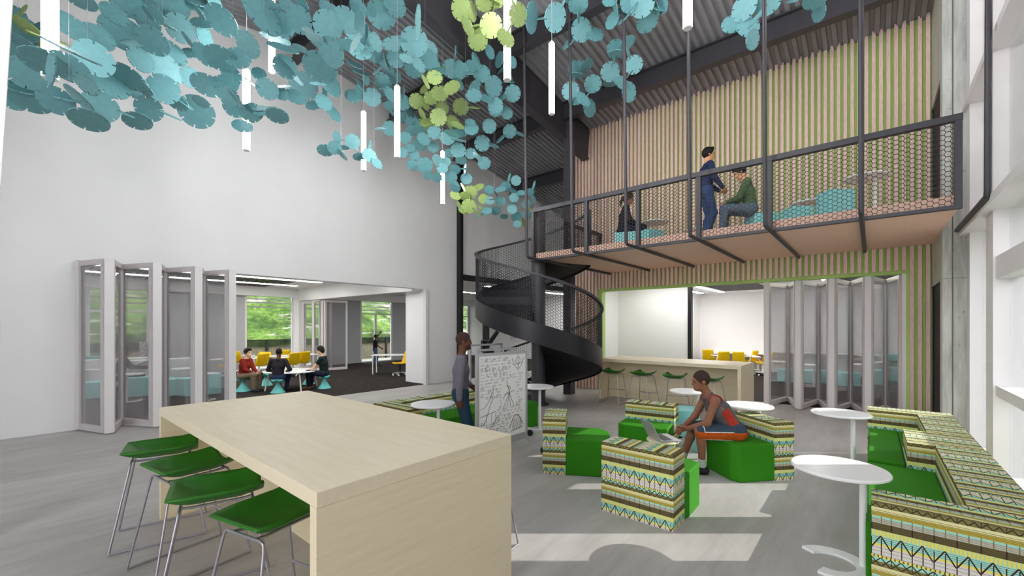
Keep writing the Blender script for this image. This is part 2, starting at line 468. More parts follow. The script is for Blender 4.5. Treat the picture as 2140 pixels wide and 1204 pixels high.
# steelwork
def ibeam(mb, a, b, h, w, tf=0.025, tw=0.02):
    a = Vector(a); b = Vector(b)
    dn = Vector((0,0,-1))
    mb.bar(a+dn*tf/2, b+dn*tf/2, w, tf); mb.bar(a+dn*(h-tf/2), b+dn*(h-tf/2), w, tf)
    mb.bar(a+dn*h/2, b+dn*h/2, tw, h-2*tf)
    return mb
for i, x in enumerate((12.3, 9.45, 7.0, 4.35, 1.6)):
    z = gz(x)-0.01
    o = ibeam(MB(), (x, -1.0, z), (x, 10.5, z), 0.44, 0.2).build('steel_purlin', M['dark_steel'])
    tag(o, ['dark steel roof purlin beyond the slatted wall, lowest of the roof purlins',
            'dark steel roof purlin crossing above the slatted wall at the top of the grey column',
            'dark steel roof purlin crossing midway between column and ridge',
            'dark steel roof purlin just left of the roof ridge',
            'dark steel roof purlin farthest left, above the teal discs'][i], 'beam', 'roof purlins')
bm_ = MB()
for x0, x1 in ((RIDGE, 10.74), (RIDGE, -2.0)):
    a = Vector((x0, 6.3, gz(x0)-0.01)); b = Vector((x1, 6.3, gz(x1)-0.01))
    dn = Vector((0,0,-1))
    bm_.bar(a+dn*.015, b+dn*.015, .24, .03); bm_.bar(a+dn*.86, b+dn*.86, .24, .03); bm_.bar(a+dn*.44, b+dn*.44, .2, .82)
tag(bm_.build('ridge_rafter', M['dark_steel']), 'deep dark steel rafter sloping down from the ridge onto the grey column', 'beam')
cm = MB().box(9.53, 6.04, 0, 9.75, 6.07, gz(9.6)-.4).box(9.53, 6.24, 0, 9.75, 6.27, gz(9.6)-.4).box(9.62, 6.07, 0, 9.65, 6.24, gz(9.6)-.4).box(9.53,6.07,0,9.55,6.24,gz(9.6)-.4)
tag(cm.build('steel_column', M['dark_steel']), 'tall grey steel column standing behind the spiral stair', 'column')
tag(MB().box(9.62, 10.36, 0, 9.74, 10.62, gz(9.6)-.02).build('steel_column', M['black_steel']), 'slim black column at the right end of the white wall', 'column')
tag(MB().box(12.55, 12.0, 0, 12.75, 12.2, 3.45).build('steel_column', M['black_steel']), 'black column far behind the standing man with the whiteboard', 'column')
S(MB().box(9.74, 10.5, 3.35, 19.6, 10.56, 3.55).build('trim_5', M['black_steel']))

# ---------------------------------------------------------------- balcony
B = empty('balcony', (0,0,0), 0, 'timber-lined mezzanine balcony with dark hexagon mesh railing along the slatted wall', 'balcony')
MB().box(7.6, -0.84, 3.29, 10.78, 5.72, 3.43).build('deck_slab', M['sofit'], B)
RX = 7.57
MB().box(RX-.037, -0.86, 4.34, RX+.05, 5.85, 4.42).build('handrail', M['dark_steel'], B)
MB().box(RX-.036, -0.856, 3.255, RX+.052, 5.845, 3.30).build('bottom_rail', M['dark_steel'], B)
PY = [-0.82, 1.2, 2.24, 3.32, 4.42, 5.78]
for y in PY:
    MB().box(RX-.03, y-.035, 3.28, RX+.045, y+.035, 4.36).build('railing_post', M['dark_steel'], B)
def hexmesh(fn, U, V, cell, w):
    """hexagon wire mesh on the patch fn(u,v); u in 0..U, v in 0..V metres"""
    mb = MB(); h = cell/math.sqrt(3); row = 1.5*h
    nr = int(U/row)+2; nc = int(V/cell)+2
    def put(a, b):
        c = []
        for q in (a, b): c.append((min(max(q[0],0),U), min(max(q[1],0),V)))
        if math.hypot(c[0][0]-c[1][0], c[0][1]-c[1][1]) < 1e-3: return
        mb.bar(fn(*c[0]), fn(*c[1]), w, w*0.6)
    for r in range(nr):
        for q in range(nc):
            cx = q*cell + (cell/2 if r % 2 else 0); cy = r*row
            p = [(cx, cy+h), (cx+cell/2, cy+h/2), (cx+cell/2, cy-h/2), (cx, cy-h)]
            p = [(y_, x_) for x_, y_ in p]      # cells stand on their sides, points left and right
            put(p[0], p[1]); put(p[1], p[2]); put(p[2], p[3])
    return mb
for a, b in zip(PY[:-1], PY[1:]):
    L = b-a-.07
    hexmesh(lambda u, v, a=a: (RX, a+.035+u, 3.3+v), L, 1.05, 0.062, 0.0095).build('mesh_panel', M['black_steel'], B)
G = empty('guard_rail', (0,0,0), 0, 'short black guard rail at the stair opening on the balcony', 'railing')
MB().box(8.55, 5.55, 4.22, 10.35, 5.6, 4.3).build('top_rail', M['black_steel'], G)
for x in (8.6, 10.28):
    MB().box(x-.05, 5.55, 3.43, x+.05, 5.6, 4.24).build('post', M['black_steel'], G)
hexmesh(lambda u, v: (8.64+u, 5.575, 3.45+v), 1.6, 0.76, 0.062, 0.0095).build('mesh_panel', M['black_steel'], G)
# hanger rods
rods = [5.54, 4.42, 3.31, 2.22, 1.17, 0.1, -0.99]
rl = ['thin dark hanger rod beside the stair pole, leftmost of the balcony hangers', 'dark hanger rod crossing the balcony between the grey column and the seated woman',
      'dark hanger rod passing in front of the seated woman on the balcony', 'dark hanger rod just left of the standing man on the balcony',
      'dark hanger rod just right of the seated man in green on the balcony', 'dark hanger rod in front of the teal box near the balcony right end',
      'thick dark hanger rod against the white window wall at far right']
for y, lb in zip(rods, rl):
    xe = 10.77 if y > -0.5 else 9.3
    xt = 6.93
    mb = MB().tube([(xt, y, gz(xt)-.02), (7.04, y, 3.33), (7.06, y, 3.27), (7.1, y, 3.255), (xe, y, 3.255)], 0.03, 10)
    tag(mb.build('hanger_rod', M['dark_steel'], smooth=40), lb, 'rod', 'balcony hanger rods')
# ---------------------------------------------------------------- spiral stair
CX, CY, R0, R1 = 7.83, 5.83, 0.16, 1.43
ST = empty('spiral_stair', (CX, CY, 0), 0, 'black spiral staircase with hexagon mesh guard winding up to the balcony', 'staircase')
# angle th measured from the camera's right (RT) towards the view direction (FW); climbs as th falls
def thz(s): return math.radians(483 - s*(483-25))
def sp(r, th, z): 
    v = RT*(math.cos(th)*r) + FW*(math.sin(th)*r)
    return Vector((v[0], v[1], z))
MB().cyl((0,0,0), (0,0,4.54), R0, n=28).cyl((0,0,0),(0,0,0.03),0.24,n=28).build('centre_pole', M['dark_steel'], ST, smooth=40)
NT_ = 18; RISE = 3.43/NT_
for i in range(NT_):
    s0 = i/NT_; s1 = (i+1.15)/NT_
    t0, t1 = thz(s0), thz(min(s1, 1.02)); z = RISE*(i+1)
    mb = MB(); A = []
    for r in (R0-.02, R1-.01):
        for q in range(5):
            A.append((r, t0+(t1-t0)*q/4))
    vs = [sp(r, a, z) for r, a in A] + [sp(r, a, z-.04) for r, a in A]
    fs = []
    for q in range(4):
        fs += [(q, q+1, 5+q+1, 5+q), (10+q+1, 10+q, 15+q, 15+q+1), (q+1, q, 10+q, 10+q+1), (5+q, 5+q+1, 15+q+1, 15+q)]
    fs += [(0,5,15,10), (9,4,14,19)]
    mb.add(vs, fs)
    # riser under the front edge of the tread
    e = t0
    mb.add([sp(R0-.02,e,z),sp(R1-.01,e,z),sp(R1-.01,e,z-RISE),sp(R0-.02,e,z-RISE),sp(R0-.02,e+.02,z),sp(R1-.01,e+.02,z),sp(R1-.01,e+.02,z-RISE),sp(R0-.02,e+.02,z-RISE)],
           [(0,1,2,3),(7,6,5,4),(0,4,5,1),(3,2,6,7),(1,5,6,2),(0,3,7,4)])
    mb.build('tread', M['black_steel'], ST)
def zmid(s): return 3.43*s + 0.02
def ribbon(r0, r1, zlo, zhi, n=140, s0=0.0, s1=1.0):
    mb = MB(); vs = []
    for i in range(n+1):
        s = s0+(s1-s0)*i/n; a = thz(s); z = zmid(s)
        vs += [sp(r0,a,max(z+zlo, 0.0)), sp(r1,a,max(z+zlo,0.0)), sp(r1,a,max(z+zhi,0.02)), sp(r0,a,max(z+zhi,.02))]
    fs = []
    for i in range(n):
        for k in range(4):
            fs.append((4*i+k, 4*i+4+k, 4*i+4+(k+1)%4, 4*i+(k+1)%4))
    fs += [(0,1,2,3), (4*n+3,4*n+2,4*n+1,4*n)]
    return mb.add(vs, fs)
ribbon(R1-.01, R1+.012, -0.2, 0.22).build('stringer', M['black_steel'], ST, smooth=40)
ribbon(R1-.035, R1+.035, 1.14, 1.19).build('handrail', M['dark_steel'], ST, smooth=40)
L_ = math.hypot((R1)*math.radians(458), 3.43)
def helix(u, v):
    s = u/L_; return sp(R1, thz(s), max(zmid(s)+0.22+v, 0))
hexmesh(helix, L_, 0.93, 0.062, 0.0095).build('mesh_guard', M['black_steel'], ST)
soff = MB()
n = 150; vs = []
for i in range(n+1):
    s = i/n; a = thz(s); z = zmid(s)-0.16
    vs += [sp(R0, a, max(z, .01)), sp(R1-.01, a, max(z, .01))]
soff.add(vs, [(2*i, 2*i+2, 2*i+3, 2*i+1) for i in range(n)])
soff.build('soffit_plate', M['black_steel'], ST, smooth=60)
for s in (0.0, 1.0):
    a = thz(s); z = zmid(s)
    MB().bar(sp(R1, a, max(z-.1, 0)), sp(R1, a, z+1.17), 0.05, 0.03).build('guard_post', M['black_steel'], ST)

# ---------------------------------------------------------------- folding glass doors
def leaf(a, b, H, tip_a, name_par):
    """one glazed leaf from a to b (xy)"""
    a = Vector((a[0], a[1], 0)); b = Vector((b[0], b[1], 0)); d = (b-a).normalized(); w = 0.075; t = 0.055
    L = (b-a).length
    f = MB(); M4 = Matrix.Translation(a) @ Matrix.Rotation(math.atan2(d.y, d.x), 4, 'Z')
    f.box(0, -t/2, 0.02, w, t/2, H, M4).box(L-w, -t/2, 0.02, L, t/2, H, M4)
    f.box(w, -t/2, 0.02, L-w, t/2, 0.12, M4).box(w, -t/2, H-.09, L-w, t/2, H, M4)
    lf = f.build('door_leaf', M['leaf_frame'], name_par)
    g = MB().box(w, -.006, 0.12, L-w, .006, H-.09, M4).build('pane', M['leaf_glass'], lf)
    return lf
def folding(name, pts, H, label, hinge):
    r = empty(name, (0,0,0), 0, label, 'folding door')
    for p, q in zip(pts[:-1], pts[1:]): leaf(p, q, H, 0, r)
    for p in hinge:
        MB().box(p[0]-.045, p[1]-.045, 0.02, p[0]+.045, p[1]+.045, H).build('hinge_stile', M['leaf_frame'], r)
    return r
lp = [(0.78,10.5),(1.03,9.78),(1.12,9.76),(1.32,10.5),(1.65,9.75),(1.74,9.76),(1.95,10.5),(2.26,9.76),(2.35,9.76),(2.58,10.5),(2.82,9.8)]
r = empty('folding_glass_door', (0,0,0), 0, 'folded accordion of glazed door leaves stacked at the left end of the left opening', 'folding door')
for i, j in ((0,1),(2,3),(3,4),(5,6),(6,7),(8,9),(9,10)): leaf(lp[i], lp[j], 2.93, 0, r)
for p in ((1.075,9.75),(1.695,9.735),(2.305,9.745),(2.87,9.76),(0.79,10.5)):
    MB().box(p[0]-.06, p[1]-.05, 0.02, p[0]+.06, p[1]+.04, 2.93).build('hinge_stile', M['white_frame'], r)
rp = [(11.02,1.77),(12.08,1.52),(11.1,1.27),(11.04,1.16),(12.08,0.93),(11.02,0.68),(11.06,0.58),(12.08,0.35),(11.02,0.1),(11.02,0.0),(12.08,-0.23),(11.05,-0.43)]
r = empty('folding_glass_door', (0,0,0), 0, 'folded accordion of glazed door leaves stacked at the right end of the slatted wall opening', 'folding door')
for i, j in ((0,1),(1,2),(3,4),(4,5),(6,7),(7,8),(9,10),(10,11)): leaf(rp[i], rp[j], 2.79, 0, r)
for p in ((11.0,1.8),(11.03,1.21),(11.0,0.63),(11.0,0.05)):
    MB().box(p[0]-.04, p[1]-.05, 0.02, p[0]+.05, p[1]+.05, 2.79).build('hinge_stile', M['white_frame'], r)

# ---------------------------------------------------------------- left rooms
S(MB().box(-1.0, 10.8, 3.42, 8.05, 19.3, 3.55).box(8.05, 10.8, 3.42, 19.6, 19.3, 3.55).build('ceiling.002', M['white']))
S(MB().box(8.0, 10.8, 2.89, 8.3, 18.8, 3.42).build('trim_6', M['white']))
S(MB().box(-1.0, 18.85, 3.03, 19.6, 19.2, 3.42).build('trim_7', M['white']))
S(MB().box(7.98, 18.7, 0, 8.3, 19.2, 3.1).build('trim_8', M['white']))
far = MB()
for x0, x1 in ((-1.2, 1.45), (3.15, 6.1), (9.2, 11.15), (12.98, 17.55), (18.5, 19.6)):
    far.box(x0, 19.2, 0, x1, 19.35, 3.05)
S(far.build('wall_far', M['grey_wall']))
S(MB().box(-1.2, 10.8, 0, -1.0, 19.35, 3.42).build('wall_side', M['white']))
S(MB().box(18.6, 6.72, 0, 18.75, 19.2, 7.6).build('wall_corridor', M['white']))
S(MB().box(11.1, 6.5, 0, 18.6, 6.72, 7.6).build('wall_inner', M['white']))
def wind(n, x0, x1, trans, muls, door=False):
    w = MB()
    w.box(x0, 19.2, 0, x0+.07, 19.3, 3.05).box(x1-.07, 19.2, 0, x1, 19.3, 3.05).box(x0, 19.2, 0, x1, 19.3, .06)
    for z in trans: w.box(x0, 19.21, z-.03, x1, 19.29, z+.03)
    for x in muls: w.box(x-.05, 19.2, 0, x+.05, 19.3, 2.45 if door else 3.05)
    o = S(w.build(('door_%d' if door else 'window_%d') % n, M['white_frame']))
    MB().box(x0+.05, 19.24, 0.05, x1-.05, 19.25, 3.04).build('pane', M['glass'], o)
    for z in (2.6, 2.78, 2.93):
        MB().bar((x0+.07, 19.33, z), (x1-.07, 19.33, z), .1, .012, up=(0,.4,1)).build('louvre_blade', M['silver'], o)
wind(2, 1.45, 3.15, (2.3,), (1.62,)); wind(3, 6.1, 7.98, (), ()); wind(4, 8.3, 9.2, (), ()); wind(3, 11.15, 12.98, (2.42,), (12.0,), True); wind(5, 17.55, 18.5, (2.4,), ())
# second folded partition
r = empty('folding_glass_door', (0,0,0), 0, 'far folded glass partition beside the white post at the back of the left room', 'folding door')
q = [(8.06,18.5),(8.35,18.0),(8.12,17.7),(8.45,17.35),(8.2,17.1),(8.5,16.85),(8.15,16.75),(9.1,16.7)]
for i in range(0, 7): leaf(q[i], q[i+1], 2.86, 0, r)
# ceiling panels and strip lights
def panel(x0, y0, x1, y1, z, lb):
    p = empty('ceiling_panel', ((x0+x1)/2, (y0+y1)/2, z), 0, lb, 'ceiling panel', 'dark perforated ceiling panels')
    mb = MB(); hx = (x1-x0)/2; hy = (y1-y0)/2
    n = int((x1-x0)/0.16)
    for i in range(n):
        x = -hx + (i+.5)*(x1-x0)/n
        mb.box(x-.045, -hy, -.05, x+.045, hy, -.01)
    mb.box(-hx, -hy, -.012, hx, hy, 0)
    mb.build('perforated_baffle', M['black'], p)
    MB().box(-hx-.03,-hy-.03,-.06,hx+.03,-hy,0).box(-hx-.03,hy,-.06,hx+.03,hy+.03,0).build('edge_frame', M['white_frame'], p)
def strip(x0, y0, x1, y1, z, lb):
    p = empty('strip_light', ((x0+x1)/2, (y0+y1)/2, z), 0, lb, 'light', 'recessed strip lights')
    hx = (x1-x0)/2; hy = (y1-y0)/2
    MB().box(-hx-.02,-hy-.02,-.05,hx+.02,hy+.02,0).build('housing', M['white_frame'], p)
    MB().box(-hx,-hy,-.06,hx,hy,-.045).build('diffuser', M['strip'], p)
for i, (y0, y1) in enumerate(((13.2,14.4),(15.35,16.75),(17.4,18.5))):
    panel(0.6, y0, 6.6, y1, 3.42, ['dark perforated ceiling panel nearest the left opening', 'dark perforated ceiling panel second from the left opening', 'dark perforated ceiling panel deepest in the left room'][i])
for i, y in enumerate((11.5, 14.95, 16.95)):  # first strip is added, hidden by the header, to light carpet and leaves
    strip(0.6, y, 7.2, y+.22, 3.42, ['unseen fill strip light added nearest the left opening', 'long white strip light in the middle of the left room ceiling', 'long white strip light deepest in the left room'][i])
panel(9.2, 14.8, 13.5, 16.0, 3.42, 'dark perforated ceiling panel seen past the white jamb on the right of the left opening')
strip(9.0, 14.2, 15.0, 14.4, 3.42, 'white strip light in the room right of the far folded partition')
strip(12, 11.4, 18, 11.65, 3.42, 'white strip light seen between the slim black column and the spiral stair')
# right room
S(MB().box(11.1, -1.3, 3.2, 19.7, 6.5, 3.3).build('ceiling.003', M['white']))
S(MB().box(19.55, -1.3, 0, 19.7, 6.5, 3.3).build('wall_end', M['white']))
S(MB().box(13.3, 5.74, 0, 19.6, 5.9, 3.2).build('wall_partition', M['white']))
S(MB().box(11.2, -1.35, 0, 19.6, -1.15, 3.3).build('wall_outer', M['white']))
tag(MB().box(13.2, 4.22, 0, 13.3, 6.5, 3.2).build('display_wall', M['white']), 'plain white partition panel behind the far bar counter', 'partition')
tag(MB().box(13.17, 4.12, 0, 13.33, 4.22, 3.2).build('partition_post', M['black_steel']), 'thin black post at the right edge of the white partition behind the counter', 'post')
panel(14.9, 2.7, 17.8, 4.3, 3.2, 'dark perforated ceiling panel over the yellow chairs in the right room')
panel(12.6, -0.9, 16.6, 0.7, 3.2, 'dark perforated ceiling panel above the folded doors in the right room')
strip(14.4, 4.42, 18.2, 4.58, 3.2, 'slanting white strip light left of the dark panel in the right room')
strip(12.6, 0.9, 18.2, 1.1, 3.2, 'white strip light above the folded doors in the right room')
strip(12.2, -0.4, 12.4, 5.6, 3.2, 'unseen fill strip light added just inside the slatted wall opening')  # added out of sight above the header to brighten the white partition
strip(14.5, 5.2, 18.2, 5.4, 3.2, 'white strip light near the side wall of the right room')
# outdoors
tag(MB().box(-12, -16.5, -.3, 55, -14, 7.6).build('glare_block', M['screen_grey']), 'plain grey building added outside the right window wall to cut its glare', 'building')  # added so the right windows do not wash out
hm = MB()
def hf(u, v):
    x = -10+u*42; y = 22.2+v*22
    z = 0.75 + v*15 + 0.5*math.sin(x*.6+v*5) + .35*math.sin(x*1.7+v*11)*v*2
    return (x, y, z if v > 0 else 0.7)
hm.grid(hf, 60, 30)
tag(hm.build('grass_hillside', M['hill'], smooth=180), 'steep green rocky hillside outside the left room windows', 'hillside')
tag(MB().box(-10, 22.0, -.2, 32, 22.25, 0.82).build('stone_wall', M['stone']), 'low dry stone wall below the green hillside', 'wall')
FN = empty('glass_fence', (0,21.95,0), 0, 'dark mesh fence on posts in front of the stone wall', 'fence')
MB().box(-10,-.01,.82,32,.01,1.14).build('mesh_infill', M['fence_glass'], FN)
for x in (-0.5, 2.3, 4.8, 6.3, 7.9, 9.3, 11.0, 12.6, 14.4, 17.6, 19.8):
    MB().box(x-.05,-.05,-.2,x+.05,.05,1.18).build('fence_post', M['black_steel'], FN)
MB().box(-10,-.03,1.12,32,.03,1.17).build('fence_rail', M['black_steel'], FN)
S(MB().box(-12, 19.35, -.4, 34, 23, -.05).build('floor.004', M['ground']))
# ================================================================ FURNITURE
def bar_table(name, x0, x1, y0, y1, H, spine, label, cat):
    cx, cy = (x0+x1)/2, (y0+y1)/2
    r = empty(name, (cx, cy, 0), 0, label, cat)
    X = (x1-x0)/2; Y = (y1-y0)/2; T = 0.075
    MB().box(-X, -Y, H-T, X, Y, H).build('table_top', M['maple'], r, bevel=.003)
    MB().box(-X, -Y, 0, X, -Y+.065, H-T).build('end_panel', M['maple_end'], r)
    MB().box(-X, Y-.065, 0, X, Y, H-T).build('end_panel', M['maple_end'], r)
    MB().box(spine-cx-.02, -Y+.065, 0, spine-cx+.02, Y-.065, H-T).build('spine_panel', M['maple_end'], r)
    return r
bar_table('bar_table', 0.905, 2.28, 1.935, 5.09, 1.04, 1.62, 'large pale maple bar-height table in the foreground with green stools', 'table')
bar_table('bar_counter', 9.5, 10.72, 2.0, 5.2, 1.0, 10.05, 'long pale maple bar counter at the back in front of the slatted wall opening', 'counter')

def stool_proto():
    r = empty('bar_stool')
    def fn(u, v):
        x = -.25+.5*u; w = .225*(1-.25*max(0, abs(2*u-1)-.4)**1.5)
        s = 2*v-1
        z = .695 + .082*max(abs(s)**2.6, max(0, (.5-u)/.5)**2.2) + .02*max(0, u-.75)/.25
        return (x, s*w, z)
    MB().grid(fn, 20, 20).build('seat_shell', M['green_shell'], r, smooth=180, solid=.018)
    for sgn, nm in ((-1, 'rear'), (1, 'front')):
        x = sgn*.19; xf = sgn*.31
        pts = [(xf,-.25,.012),(x+sgn*.005,-.175,.64),(x,-.165,.672),(x,-.14,.685),(x,.14,.685),(x,.165,.672),(x+sgn*.005,.175,.64),(xf,.25,.012)]
        MB().tube(pts, .0085, 8).build('leg_frame', M['chrome'], r, smooth=60)
    for s in (-1, 1):
        MB().tube([(-.31,s*.25,.012),(.31,s*.25,.012)], .0085, 8).build('sled_bar', M['chrome'], r, smooth=60)
        MB().tube([(-.19,s*.1,.685),(-.13,s*.09,.675),(.13,s*.09,.675),(.19,s*.1,.685)], .0085, 8).build('seat_bracket', M['chrome'], r, smooth=60)
    MB().tube([(.255,-.215,.28),(.255,.215,.28)], .0085, 8).build('foot_bar', M['chrome'], r, smooth=60)
    return r
st0 = stool_proto()
near = [((.86,4.72),-14,'green bar stool at the far end of the foreground table, leftmost in view'),
        ((.90,3.98),8,'green bar stool second from the far end of the foreground table'),
        ((.88,3.27),-16,'green bar stool third from the far end of the foreground table'),
        ((.99,2.60),14,'green bar stool nearest the camera at the foreground table')]
farS = [((9.2,4.66),6,'green bar stool at the left end of the back counter'), ((9.22,3.93),-4,'second green bar stool from the left at the back counter'),
        ((9.16,3.2),8,'third green bar stool from the left at the back counter'), ((9.12,2.5),-6,'rightmost green bar stool at the back counter, behind the seated basketball player'),
        ]
hid = [((2.36,2.42),180+8,'bar stool on the right side of the foreground table, only a chrome leg showing')]
first = True
for lst, g in ((near, 'stools at the foreground table'), (farS, 'stools at the back counter'), (hid, None)):
    for (x, y), a, lb in lst:
        o = st0 if first else copy_tree(st0)
        first = False
        o.location = (x, y, 0); o.rotation_euler = (0,0,math.radians(a))
        tag(o, lb, 'stool', g)
        if not g and 'group' in o: del o['group']
# ---- pedestal tables with C base
def c_table(x, y, off, H, label, group='white C-base tables', z=0, R=.305):
    r = empty('pedestal_table', (x, y, z), math.atan2(off[1], off[0]), label, 'table', group)
    MB().lathe([(R-.012,H-.028),(R,H-.02),(R,H-.008),(R-.008,H)], 56).build('table_top', M['white_gloss'], r, smooth=30)
    q = .15
    MB().cyl((q,0,.015),(q,0,H-.025),.024,n=20).build('pole', M['white_gloss'], r, smooth=40)
    mb = MB(); n = 40; vs = []
    for i in range(n+1):
        a = -2.25+4.5*i/n
        for rr, zz in ((q-.035,0),(q+.04,0),(q+.04,.02),(q-.035,.02)): vs.append((rr*1.25*math.cos(a)-.04, rr*1.25*math.sin(a), zz))
    fs = [(4*i+k,4*i+4+k,4*i+4+(k+1)%4,4*i+(k+1)%4) for i in range(n) for k in range(4)]+[(0,1,2,3),(4*n+3,4*n+2,4*n+1,4*n)]
    mb.add(vs, fs).build('c_base', M['white_gloss'], r, smooth=40)
    return r
rt2 = (RT[0], RT[1]); bk = (-FW[0]*.9+RT[0]*.4, -FW[1]*.9+RT[1]*.4)
def flat2(px, dep): p = flat(px, dep); return p.x, p.y
c_table(*flat2(1753,3.21), (.35,-.94), .74, 'white round C-base table in the right foreground, nearest the camera')
c_table(*flat2(1757,5.23), rt2, .74, 'white round C-base table in front of the right folded doors')
c_table(*flat2(1440,7.0), rt2, .74, 'white round C-base table right behind the seated basketball player\'s head')
c_table(*flat2(1563,5.75), rt2, .74, 'white round C-base table behind the patterned backrest right of the seated player')
c_table(*flat2(905,5.85), (-.2,-.98), .74, 'white round C-base table beside the standing man on the left')
c_table(*flat2(1121,7.55), (-.5,-.86), .74, 'white round C-base table between whiteboard and spiral stair pole')
# ---- patterned backrest seats
def lounge(name, loc, ang, back, seat_poly, label, hb=.67, hs=.43, top='y'):
    r = empty(name, (loc[0], loc[1], 0), ang, label, 'seat', 'patterned lounge seats around the laptop table')
    pbox(MB(), *back[:2], 0, *back[2:], hb, top).build('backrest', M['pattern'], r)
    MB().prism(seat_poly, 0, hs).build('seat_block', M['green'], r, bevel=.012)
    return r
lounge('lounge_seat', (3.745,1.32), 0, (0,0,.285,.70), [(.285,.01),(.39,-.01),(.74,.0),(.80,.12),(.80,.56),(.70,.69),(.285,.69)], 'patterned backrest with green seat nearest the camera, its back turned to us', top='y')
lounge('lounge_seat', (4.195,3.06), math.radians(30.7), (0,-.28,.68,0), [(.0,-.28),(.0,-.70),(.18,-.82),(.5,-.82),(.67,-.70),(.67,-.28)], 'patterned backrest at left with green block seat to its right', top='x')
lounge('lounge_seat', (6.05,2.12), math.radians(8), (.0,0,.28,.70), [(0,.02),(-.36,.02),(-.44,.12),(-.44,.6),(-.36,.69),(0,.69)], 'patterned backrest and green seat at the back, behind the laptop', top='y')
lounge('lounge_seat', (5.754,.86), math.radians(50), (0,-.26,.66,0), [(0,0),(0,.44),(.1,.50),(.55,.50),(.66,.40),(.66,0)], 'patterned backrest with green seat under the seated basketball player', top='x')
def ottoman(x, y, a, w, d, h, label, z=0, group='teal ottomans'):
    r = empty('ottoman', (x, y, z), math.radians(a), label, 'ottoman', group)
    MB().prism([(-w/2,-d/2),(w/2-.06,-d/2),(w/2,-d/2+.08),(w/2,d/2-.08),(w/2-.06,d/2),(-w/2,d/2)], .03, h).build('upholstered_body', M['teal_soft'], r, bevel=.01)
    MB().box(-w/2+.05,-d/2+.05,0,w/2-.1,d/2-.05,.03).build('plinth', M['black'], r)
ottoman(7.2, 2.36, 20, .5, .42, .45, 'pale teal ottoman on the floor behind the rear patterned backrest')
# laptop table
lt = empty('laptop_table', (4.5,1.7,0), 0, 'small round beech-topped side table carrying the open laptop', 'table')
MB().lathe([(.155,.572),(.165,.58),(.165,.592),(.158,.6)], 40).build('table_top', M['maple'], lt, smooth=30)
MB().cyl((0,0,.02),(0,0,.575),.02).build('pole', M['teal_soft'], lt, smooth=40)
MB().lathe([(.15,0),(.15,.012),(.03,.025)], 32).build('base_plate', M['teal_soft'], lt, smooth=30)
tp = empty('teal_pedestal', flat(1460, 6.1), 0, 'narrow teal pedestal block behind the seated player\'s shins', 'pedestal')
MB().box(-.06,-.06,0,.06,.06,.43).build('block', M['teal_soft'], tp, bevel=.01)
lp_ = empty('laptop', (4.5,1.7,.602), math.radians(-42), 'open silver laptop on the small round table', 'laptop')
MB().box(-.1,-.15,0,.13,.15,.014).build('keyboard_base', M['silver'], lp_, bevel=.004)
MB().box(-.06,-.13,.0142,.05,.13,.0152).build('keyboard', M['black'], lp_)
sm = MB().box(0,-.15,0,.008,.15,.21, Matrix.Translation((-.1,0,.012)) @ Matrix.Rotation(math.radians(-28),4,'Y'))
sm.build('screen_lid', M['silver'], lp_)
# ---- modular sofas
def sofa(name, parts_, seats, label):
    r = empty(name, (0,0,0), 0, label, 'sofa')
    b = MB()
    for q in parts_: pbox(b, *q[:6], q[6])
    b.build('backrest', M['pattern'], r)
    for s in seats: MB().box(*s).build('seat_block', M['green'], r, bevel=.015)
    return r
sofa('modular_sofa', [(3.595,-.80,0,3.885,0,.67,'x'), (3.885,-.80,0,5.68,-.46,.67,'x'), (5.62,-.46,0,5.74,-.265,.67,'x'), (5.68,-.80,0,5.74,-.46,.67,'x')],
     [(3.89,-.455,0,5.615,.03,.43)], 'patterned corner sofa with green seat in the right foreground against the window wall')
sofa('modular_sofa', [(5.745,-.79,0,6.34,-.265,.67,'x'), (6.34,-.79,0,7.51,-.45,.67,'x'), (7.51,-.79,0,7.86,.04,.67,'x')],
     [(5.75,-.26,0,7.505,.03,.43), (6.345,-.445,0,7.505,-.262,.43)], 'patterned corner sofa with green seat farther along the window wall')
sofa('modular_sofa', [(3.45,4.76,0,3.70,5.58,.67,'x'), (3.70,5.32,0,5.5,5.58,.67,'x')],
     [(3.71,4.80,0,5.5,5.315,.43)], 'patterned sofa with green seat behind the foreground table, left of the whiteboard')
lb = empty('lounge_seat', flat(1083,7.75), 0, 'green block seat half hidden behind the whiteboard, left of the C-base table', 'seat')
MB().prism([(-.25,-.3),(.2,-.3),(.26,-.2),(.26,.3),(-.25,.3)],0,.43).build('seat_block', M['green'], lb, bevel=.012)
# ---- whiteboards
def frame_board(name, x0, x1, y, label, board=True, cat='whiteboard'):
    r = empty(name, ((x0+x1)/2, y, 0), 0, label, cat)
    W = (x1-x0)/2; z0, z1 = .17, 1.445
    f = MB().box(-W,-.02,z0,-W+.04,.02,z1).box(W-.04,-.02,z0,W,.02,z1).box(-W+.04,-.02,z1-.035,W-.04,.02,z1).box(-W+.04,-.02,z0,W-.04,.02,z0+.1)
    f.build('frame', M['silver'], r)
    if board: MB().box(-W+.04,-.012,z0+.1,W-.04,.012,z1-.035).build('writing_board', M['white_gloss'], r)
    for s in (-1, 1):
        ft = MB().tube([(s*(W-.03),-.34,.085),(s*(W-.03),-.18,.14),(s*(W-.03),0,.17),(s*(W-.03),.18,.14),(s*(W-.03),.34,.085)], .014, 8).build('foot', M['silver'], r, smooth=50)
        for q in (-1, 1):
            MB().cyl((s*(W-.03)-.02,q*.34,.05),(s*(W-.03)+.02,q*.34,.05),.05,n=20).build('caster', M['black'], ft, smooth=40)
    return r
wbd = frame_board('rolling_whiteboard', 3.85, 4.89, 3.86, 'rolling whiteboard covered in handwritten formulas and graphs, beside the foreground table')
frame_board('whiteboard_frame', 4.62, 5.55, 4.62, 'empty silver rolling frame directly behind the formula whiteboard', False, 'frame')
